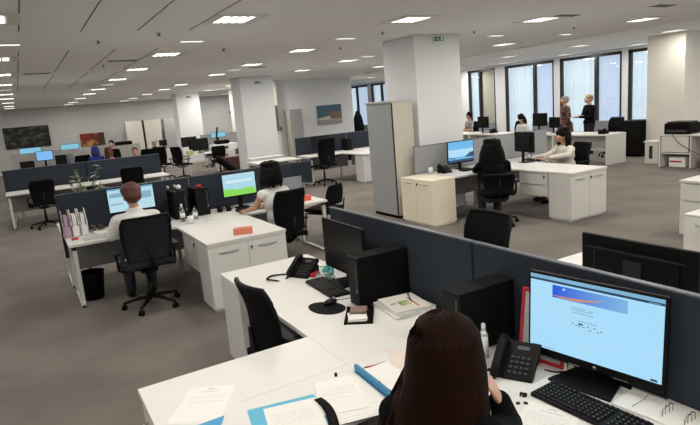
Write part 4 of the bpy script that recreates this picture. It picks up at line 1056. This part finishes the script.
# ================================================================== RIGHT EDGE CABINETS
cabinet('white cabinet cut by the right edge, the nearer and lower one in the picture', .82, .42, T, (5.41, 2.44, 0), -PI/2)
desk('white worktop joining the two cabinets at the right edge', (5.63, 2.03), (6.90, 2.86), modesty=False, legs=(0, 1), solid=(0, 1))
drawers('white drawer unit at the right edge, the farther one', .80, .55, .05, T-.03, (7.20, 3.45, 0), -PI/2, lock=False, n=3)
desk('white desk running along the right edge behind the drawer unit', (6.915, 2.2), (7.75, 3.86), modesty=False, legs=(1, 0), solid=(1, 1))

# ================================================================== FAR RIGHT ROW BY THE WINDOWS
for k, (ya, yb, lab) in enumerate(((8.56, 10.15, 'white desk with closed front nearest the black cabinet by the windows'), (10.16, 11.76, 'white desk in front of the two standing people'),
                              (11.77, 13.37, 'white desk of the far woman with black hair by the windows'), (13.38, 14.98, 'white desk of the far woman in the patterned blouse'))):
    d = desk(lab, (12.17, ya), (12.95, yb), modesty=False, solid=(1, 1), legs=(1, 1))
    MB().box((-.02, -.77, .30), (0, .77, T-.03), .002).build('front_panel', mat('far_panel_grey', (.5, .5, .49), .5), d)
t = thing('black_cabinet', 'black low cabinet between the far desks and the cream column', 'cabinet', (14.08, 9.02, 0))
MB().box((-.23, -.30, .03), (.23, .30, .94), .004).box((-.20, -.27, 0), (.20, .27, .03)).build('body', BLACKM, t); MB().box((-.245, -.29, .05), (-.23, -.003, .92), .002).box((-.245, .003, .05), (-.23, .29, .92), .002).build('door', BLACKP, t)
monitor('leftmost black monitor on the far desks by the windows', (12.55, 13.1, T), math.radians(85), w=.50, h=.31, zc=.34)
monitor('large black monitor right of the far woman with black hair', (12.6, 10.92, T), math.radians(85), w=.52, h=.32, zc=.38)
monitor('smaller black monitor beside the large far one', (12.75, 10.55, T), math.radians(80), w=.40, h=.26, zc=.28)
desk_phone('black phone on the far desk in front of the man in the suit', (12.45, 8.85, T), PI/2, cord=False)
desk_phone('black phone on the far desk beside the leftmost far monitor', (12.6, 12.75, T), PI/2, cord=False)
tag(MB().tube([(0, 0, 0), (0, 0, .10)], [.05, .06], 14).build('bowl', BLACKP, None, (12.6, 10.2, T)), 'dark bowl on the far desk right of the small monitor', 'bowl')
task_chair('black chair of the far woman in the patterned blouse', (13.60, 14.85, 0), math.radians(85))
task_chair('black chair beside the far woman with black hair', (13.4, 12.6, 0), math.radians(85))
t = task_chair('black chair with a blue jacket behind the far right desk', (13.75, 9.55, 0), math.radians(85), back_top=1.0)
t = thing('blue_jacket', 'blue jacket hung on the chair behind the far right desk', 'jacket', (14.02, 9.55, .62), math.radians(85))
MB().sheet(lambda u, v: ((u-.5)*.42, -.03+.03*math.sin(u*9), v*.42), 14, 6, .02).build('cloth', mat('dark_blue_cloth', (.02, .07, .22), .8), t)
person('far woman in a patterned blouse seated at the leftmost far desk', (13.58, 14.85, 0), math.radians(75), BLOUSEP, skin=SKIN, hair=HAIRB, hair_style='bun', vox=.018, sleeve='short')
person('far woman with black hair and white top bent over her desk by the windows', (13.4, 12.15, 0), math.radians(90), CLWHITE, skin=SKIN, hair=HAIRK, hair_style='mid', vox=.018, lean=.30, head_tilt=-.5, height_off=-.12)
person('standing woman with short grey hair in a brown patterned dress, facing left', (14.15, 11.32, 0), math.radians(55), DRESS, skin=SKIN, hair=HAIRY, hair_style='short', seated=False, vox=.016, dress=True, scale=.96, wide=1.25)
person('standing man with grey-blond hair in a black suit holding papers, facing left', (14.15, 10.50, 0), math.radians(60), CLBLACK, skin=SKINP, hair=HAIRG, hair_style='short', seated=False, vox=.016, scale=.96, wide=1.25, collar=False,
       arms=((Vector((-.24, .05, 1.10)), Vector((-.12, .30, 1.12)), (0, 1, .1), (0, 0, 1), (1, 0, 0)), (Vector((.24, .05, 1.10)), Vector((.12, .30, 1.12)), (0, 1, .1), (0, 0, 1), (-1, 0, 0))))
tag(MB().box((-.10, -.14, 0), (.10, .14, .004)).box((-.09, -.13, .004), (.09, .13, .007)).build('clipboard', PAPER, None, (13.86, 10.66, 1.10), math.radians(60)), 'white papers held by the standing man in the black suit', 'papers')
# printer table
t = thing('printer_table', 'low white table with an open shelf against the cream column', 'table', (12.75, 6.65, 0))
MB().box((-.35, -.75, .70), (.35, .75, .73), .002).build('table_top', WHITE, t)
MB().box((-.35, .72, 0), (.35, .75, .70), .002).build('side_panel', WHITE, t); MB().box((-.35, -.75, 0), (.35, -.72, .70), .002).build('side_panel', WHITE, t)
MB().box((-.33, .05, 0), (.35, .08, .70), .002).build('middle_panel', WHITE, t); MB().box((-.33, .08, .30), (.35, .72, .325), .002).build('shelf', WHITE, t); MB().box((.33, -.72, .05), (.35, .72, .70), .002).build('back_panel', WHITEL, t)
MB().box((-.34, .10, .34), (-.33, .70, .69), .002).build('door', WHITEL, t)
t = thing('printer', 'black printer on the low white table by the cream column', 'printer', (12.68, 7.05, .73), -PI/2)
MB().box((-.28, -.22, 0), (.28, .24, .24), .02, seg=2).build('printer_body', BLACKM, t); MB().box((-.24, -.19, .24), (.24, .20, .27), .01).build('lid', BLACKP, t); MB().box((-.22, -.24, .05), (.22, -.22, .10), .004).build('output_tray', DGREY, t)
t = thing('storage_box', 'dark red box on the floor under the printer table', 'box', (12.72, 6.35, 0)); MB().box((-.2, -.2, 0), (.2, .2, .22), .006).build('box_body', mat('dark_red_card', (.22, .03, .03), .6), t); MB().box((-.205, -.205, .18), (.205, .205, .235), .005).build('lid', RED, t)
t = thing('storage_box', 'pale box with red stripe under the shelf of the printer table', 'box', (12.72, 7.05, 0)); MB().box((-.2, -.18, 0), (.2, .18, .22), .004).build('box_body', PAPER, t); MB().box((-.202, -.10, .10), (-.2, .16, .14)).build('stripe', RED, t)
t = thing('recycling_bin', 'white recycling bin with a dark slot beside the cream column', 'bin', (12.97, 7.82, 0)); MB().box((-.17, -.16, 0), (.17, .16, .50), .006).build('bin_body', WHITEL, t); MB().box((-.19, -.18, .50), (.19, .18, .53), .005).build('lid', WHITE, t); MB().box((-.176, -.03, .12), (-.17, .05, .42)).build('slot', LDARK, t)
cable('printer_cable', 'dark cable hanging diagonally below the black printer', [(12.385, 7.1, .73), (12.385, 6.95, .55), (12.385, 6.7, .40), (12.385, 6.5, .30)], BLACKP, .006)
cable('floor_cable', 'black cable on the carpet beside the right column', [(12.6, 5.6, .006), (12.4, 5.5, .006), (12.5, 5.2, .006), (12.8, 5.0, .006)], BLACKP, .012)

# ================================================================== GROUP BEFORE THE SEASCAPE WALL
desk('white desk before the seascape picture wall', (6.32, 12.87), (7.9, 13.66), mod_side=1, legs=(1, 0))
desk('white desk right part before the seascape wall, partly behind the locker', (7.91, 12.87), (9.5, 13.66), mod_side=1, legs=(0, 1))
partition('dark blue partition before the seascape picture wall', (6.33, 13.72), (7.92, 13.72)); partition('second dark blue partition before the seascape wall, running behind the locker', (7.93, 13.72), (9.5, 13.72))
desk('white side worktop left of the tall locker', (7.25, 11.80), (8.1, 12.86), modesty=False, legs=(0, 0))
cabinet('white cabinet under the side worktop left of the tall locker', .80, .40, T-.03, (7.68, 12.04, 0), 0)
task_chair('black high-backed office chair before the seascape wall', (6.60, 12.70, 0), .1, back_top=1.18, w=.5)
pc_tower('black tower with a pale front strip on the desk before the seascape wall', (7.75, 13.4, T), 0, w=.16)
monitor('black monitor on the desk before the seascape wall', (6.9, 13.35, T), .05, w=.48, h=.3, zc=.32)
cabinet('long low white cabinet left of the dark blue partition', 1.0, .45, .76, (5.72, 14.35, 0), 0)
desk('white desk glimpsed behind the woman in white, left of the blue partition', (4.9, 12.9), (6.1, 13.7), legs=(1, 1), mod_side=1)
partition('short dark blue partition behind the woman in the sleeveless top', (4.95, 12.2), (6.0, 12.2), z1=.72, z0=.2)
t = thing('tall_locker', 'narrow grey locker against the wall left of the seascape picture', 'locker', (8.80, 18.95, 0)); t.scale = (.85, 1, 1); MB().box((-.30, -.2, .03), (.30, .22, 1.95), .003).box((-.28, -.18, 0), (.28, .2, .03)).build('body', LOCKL, t); MB().box((-.295, -.215, .05), (.295, -.2, 1.94), .002).build('door', LOCKG, t)
# seascape canvas
PIC = .82
t = thing('seascape_picture', 'seascape picture with blue sky, white and red building on the grey wall', 'picture', (10.42, 19.17, 1.64))
MB().box((-.66, -.02, -.36), (.66, .02, .36), .003).build('canvas', mat('picture_sky_blue', (.05, .12, .18), .6, noise_amt=.15, noise_scale=3), t)
t.scale = (.80, 1, 1)
def art(poly, m, name, e): MB().prism(poly, 0, .001, M=Matrix.Translation((0, e, 0)) @ Matrix.Rotation(PI/2, 4, 'X')).build(name, m, t)
art([(-.66, -.12), (.66, -.12), (.66, -.35), (-.66, -.35)], mat('picture_sand', (.30, .29, .27), .6, noise_amt=.2, noise_scale=8), 'beach', -.0205)
art([(-.62, -.12), (-.1, -.06), (.2, -.06), (.2, -.18), (-.62, -.18)], mat('picture_white', (.55, .54, .5), .6), 'white_building', -.0215)
art([(.0, .02), (.15, .12), (.64, .10), (.64, -.16), (.02, -.16)], mat('picture_red', (.20, .12, .09), .6, noise_amt=.4, noise_scale=12), 'red_building', -.0225)
# gilded tall ornament and wall box
t = thing('gilded_mirror', 'tall narrow gilded frame on the wall edge beside the second column', 'picture', (8.05, 18.85, 1.68)); MB().box((-.10, -.02, -.46), (.10, .02, .46), .01).build('frame', mat('gilded_wood', (.28, .20, .09), .4, metal=.3, noise_amt=.4, noise_scale=25), t); MB().box((-.055, -.023, -.40), (.055, -.02, .40)).build('mirror', mat('brown_mirror', (.12, .09, .06), .3), t)
struct(MB().box((7.9, 18.88, 0), (8.18, 19.2, CH)).build('wall_nib', WALLM))
t = thing('wall_box', 'small grey intercom box on the wall left of the narrow locker', 'intercom', (8.33, 19.17, 1.28)); MB().box((-.05, -.03, -.09), (.05, .03, .09), .01).build('case', LOCKG, t); MB().box((-.03, -.033, -.02), (.03, -.03, .04)).build('handset_slot', BLACKP, t)

# ================================================================== SECOND ROW LEFT
desk('long white desk behind the left partition, left half', (-.42, 13.28), (1.22, 14.05), mod_side=1, legs=(1, 0))
desk('long white desk behind the left partition, right half', (1.23, 13.28), (2.87, 14.05), mod_side=1, legs=(0, 1))
partition('long dark partition at upper left, left half', (-.43, 14.12), (1.22, 14.12), z1=1.19); partition('long dark partition at upper left, right half', (1.23, 14.12), (2.87, 14.12), z1=1.19)
task_chair('empty black office chair at the left end of the long white desk', (.22, 13.02, 0), .1, back_top=1.0)
task_chair('empty black office chair behind the lit document monitor', (2.0, 13.0, 0), -.1, back_top=1.03)
desk('white desk beyond the long dark partition', (-.42, 14.18), (1.22, 14.95), mod_side=-1, legs=(1, 0))

# ================================================================== FAR LEFT WORKERS
WPART = mat('white_screen_fabric', (.45, .44, .42), .8)
desk('far white desk under the small blue monitor', (-.30, 19.2), (1.6, 20.0), legs=(1, 1)); desk('far white desk of the workers in blue and pink', (1.65, 19.2), (3.6, 20.0), legs=(1, 1))
partition('whitish far partition behind the small blue monitor', (-.3, 20.6), (1.75, 20.6), z1=1.28, m=WPART); partition('whitish far partition behind the far workers', (1.75, 20.6), (3.6, 20.6), z1=1.24, m=WPART)
BLM = glow('screen_far_blue', (.22, .52, .95), .9); BLM2 = glow('screen_far_cyan', (.25, .65, .85), .8)
monitor('small lit blue monitor on the far left desk', (.60, 19.6, T), 0, w=.44, h=.27, zc=.46, on=(BLM, []))
monitor('cyan glowing monitor beyond the far left partition', (.27, 21.2, T), 0, w=.62, h=.26, zc=.56, on=(BLM2, [])); desk('far desk holding the cyan monitors', (-.2, 20.9), (2.0, 21.7), legs=(1, 1))
monitor('second glowing monitor beyond the far left partition', (1.45, 21.2, T), 0, w=.55, h=.28, zc=.55, on=(BLM2, []))
monitor('dark monitor right of the small blue one', (1.12, 19.5, T), 0, w=.48, h=.28, zc=.28); monitor('dark monitor below the cyan one at far left', (.10, 19.5, T), 0, w=.36, h=.24, zc=.22)
tag(MB().box((-.07, -.15, 0), (.07, .15, .42), .01).build('grey_file', GREYPAN, None, (1.28, 19.35, T), .2), 'tall grey file holder on the far left desk', 'file holder')
task_chair('black far chair left of the person in blue', (1.52, 18.9, 0), .2, back_top=1.12)
task_chair('black far chair behind the upper left partition, right of the workers', (3.45, 18.9, 0), .1, back_top=1.1)
person('far person in a blue top at the upper left desks', (1.95, 18.75, 0), .3, CLBLUE, skin=SKIN, hair=mat('blue_scarf', (.02, .03, .2), .8), hair_style='mid', vox=.02)
person('far woman with long brown hair and pink top at the upper left', (2.30, 18.6, 0), -1.2, CLPINK, skin=SKIN, hair=HAIRR, hair_style='long', vox=.02, height_off=-.06)
person('far person in dark clothes standing behind the pink top', (2.62, 20.1, 0), 2.7, CLBLACK, skin=SKIN, hair=HAIRK, hair_style='short', vox=.02, height_off=.10)
person('far person with brown hair facing the camera over the upper left partition', (2.95, 17.9, 0), math.radians(170), CLJEAN, skin=SKINP, hair=HAIRR, hair_style='short', vox=.02, height_off=-.12)
t = thing('wall_rack', 'black rack hanging behind the far seated face', 'rack', (3.35, 22.5, 0)); MB().box((-.30, -.12, 1.0), (.30, .12, 1.3), .03, seg=2).box((-.25, -.10, 0), (-.2, .1, 1.0)).box((.2, -.10, 0), (.25, .1, 1.0)).build('rack_body', BLACKM, t)
t = thing('wall_painting', 'large dark abstract painting on the far left back wall', 'painting', (.38, 30.97, 1.68), 0); MB().box((-.96, -.02, -.50), (.96, .02, .50), .004).build('canvas', two_tone('dark_abstract', (.008, .009, .009), (.075, .08, .075), 3.0, c3=(.02, .02, .02), vec=(1, 1, 2)), t)
MB().tube([(-.5, -.025, -.05), (-.1, -.025, .02), (.3, -.025, -.03), (.55, -.025, -.02)], .008, 6).build('pale_stroke', mat('grey_stroke', (.14, .15, .15), .7), t)
t = thing('wall_painting', 'small red and yellow painting on the back wall above the far workers', 'painting', (3.2, 30.97, 1.28), 0); MB().box((-.56, -.02, -.32), (.56, .02, .32), .004).build('canvas', two_tone('red_abstract', (.25, .015, .01), (.45, .25, .06), 2.2, c3=(.12, .02, .02)), t); MB().box((.25, -.022, -.3), (.55, -.02, .3)).build('dark_area', mat('dark_brown_paint', (.05, .02, .015), .6), t)
LKC = mat('pale_locker', (.60, .58, .53), .6)
for k, (x, m, lab) in enumerate(((5.08, LKC, 'leftmost of three tall lockers on the back wall, cream coloured'), (5.98, LKC, 'middle one of three tall lockers on the back wall, with a black edge'), (6.95, LOCKG, 'rightmost of three tall lockers on the back wall, grey'))):
    t = thing('tall_locker', lab, 'locker', (x, 30.2, 0), 0, 'tall lockers on the back wall'); MB().box((-.40, -.2, .03), (.40, .22, 2.0), .003).box((-.38, -.18, 0), (.38, .2, .03)).build('body', m, t); MB().box((-.395, -.215, .05), (-.002, -.2, 1.98), .002).box((.002, -.215, .05), (.395, -.2, 1.98), .002).build('door', m, t)
    if k == 1: MB().box((-.44, -.2, .03), (-.402, .22, 2.02)).build('black_edge', LDARK, t)
cabinet('low white cabinet with a green plant before the far lockers', 1.2, .45, .78, (5.0, 24.2, 0), 0); plant('small green plant on the low cabinet before the far lockers', 4.8, 24.2, .78, .42, 9, LEAF, .18, leaf=.12, seed=5)
monitor('small black monitor beside the green plant', (5.15, 24.2, .78), 0, w=.30, h=.2, zc=.25)
# cluster by second column
desk('white desk with two dark monitors left of the second column', (4.75, 18.9), (6.0, 19.7), legs=(1, 1), modesty=False)
monitor('big dark monitor at the desk left of the second column', (5.35, 19.45, T), .1, w=.62, h=.38, zc=.30); monitor('dark monitor half hidden behind the bigger one near the second column', (5.05, 19.62, T), -.15, w=.5, h=.3, zc=.42)
task_chair('black office chair left of the far dark monitors', (4.45, 18.5, 0), -1.0, back_top=1.08); task_chair('second black far chair beside the two-monitor desk', (4.05, 19.4, 0), -.6, back_top=1.1)
task_chair('black chair right of the two-monitor desk', (5.6, 18.2, 0), 2.8, back_top=.95)
t = thing('carton', 'yellow-green carton on the front corner of the two-monitor desk', 'box', (4.88, 19.05, T)); MB().box((-.10, -.08, 0), (.10, .08, .13), .004).build('box_body', mat('lime_card', (.50, .55, .15), .6), t); MB().box((-.08, -.06, .13), (.08, .06, .16), .004).build('lid', PAPER, t)
t = thing('printer_cabinet', 'white printer cabinet left of the second column', 'cabinet', (6.35, 19.9, 0)); MB().box((-.30, -.3, .02), (.30, .3, .72), .004).box((-.28, -.28, 0), (.28, .28, .02)).build('body', WHITE, t); MB().box((-.28, -.315, .05), (.28, -.3, .70), .002).build('door', WHITEL, t)
t = thing('printer', 'white office printer with a black tray left of the second column', 'printer', (6.35, 19.95, .72)); MB().box((-.45, -.25, 0), (.45, .25, .22), .02, seg=2).build('printer_body', WPLAST, t); MB().box((-.28, -.2, .22), (.18, .2, .36), .02, seg=2).build('scanner_top', BLACKM, t); MB().box((-.35, -.26, .05), (.1, -.25, .14)).build('paper_slot', DGREY, t)
t = thing('storage_crate', 'red-brown crate on the floor before the second column', 'crate', (5.75, 17.5, 0)); MB().box((-.22, -.2, 0), (.22, .2, .62), .01).build('crate_body', WOODR, t); MB().box((-.23, -.21, .58), (.23, .21, .64), .01).build('lid', WOODR, t)
b = MB()
for k in range(10): b.ball((-.2+.06*k, random.uniform(-.06, .06), .62-.055*k), (.10, .14, .12), u=10, v=8)
tag(remesh(b, 'black_bags', BLACKM, None, .02), 'heap of black bags sloping down beside the second column', 'bags'); bpy.data.objects['black_bags'].location = (5.45, 17.1, .0)
partition('light grey far partition right of the far white printer', (6.4, 23.0), (8.2, 23.0), z1=1.22, m=GREYL); desk('far desk with a blue glowing screen near the black frame', (6.4, 22.1), (8.0, 22.9), legs=(1, 1))
monitor('far monitor lit cyan before the light grey partition', (7.0, 22.5, T), .1, w=.62, h=.2, zc=.45, on=(BLM2, [])); task_chair('far black chair tipped up left of the cyan screen', (6.45, 21.6, 0), 1.2, back_top=1.5)
t = thing('display_stand', 'black T-shaped display frame at the far recess right of the cyan screen', 'display stand', (8.6, 24.6, 0)); MB().box((-.035, -.03, 0), (.035, .03, 2.02), .004).build('post', FRAMEK, t); MB().box((-.30, -.04, 2.0), (.25, .04, 2.09), .004).build('crossbar', FRAMEK, t); MB().box((-.2, -.15, 0), (.2, .15, .03), .01).build('foot', FRAMEK, t)
t = thing('coat_stand', 'coat stand with a black coat seen in the gap left of the tall locker', 'coat stand', (13.6, 22.3, 0)); MB().cyl((0, 0, 0), (0, 0, 1.75), .025).box((-.25, -.25, 0), (.25, .25, .03), .01).build('pole', BLACKP, t); MB().tube([(0, 0, 1.62), (0, .02, 1.3), (0, 0, .8), (0, 0, .6)], [.08, .20, .26, .22], 12).build('coat', CLBLACK, t)

# ================================================================== CAMERA, LIGHT, LOOK
f, pi_, ro, ya = 558.16, .192835, -.084236, .519197
fwv = Vector((math.sin(ya)*math.cos(pi_), math.cos(ya)*math.cos(pi_), -math.sin(pi_)))
r0 = Vector((math.cos(ya), -math.sin(ya), 0)); u0 = r0.cross(fwv)
rv = math.cos(ro)*r0+math.sin(ro)*u0; uv = -math.sin(ro)*r0+math.cos(ro)*u0
cd = bpy.data.cameras.new('camera'); cam = bpy.data.objects.new('camera', cd); COL.objects.link(cam)
R = Matrix((rv, uv, -fwv)).transposed()
cam.matrix_world = Matrix.Translation((0, 0, 2.0)) @ R.to_4x4()
cd.sensor_width = 36; cd.lens = f*36/700; cd.clip_end = 200; cd.clip_start = .02
S.camera = cam
w = bpy.data.worlds.new('world'); S.world = w; w.use_nodes = True
bg = w.node_tree.nodes['Background']; bg.inputs[0].default_value = (.76, .80, .84, 1); bg.inputs[1].default_value = 1.8
S.view_settings.view_transform = 'Standard'; S.view_settings.look = 'None'; S.view_settings.gamma = 1
S.view_settings.use_curve_mapping = False
S.view_settings.exposure = 0.0
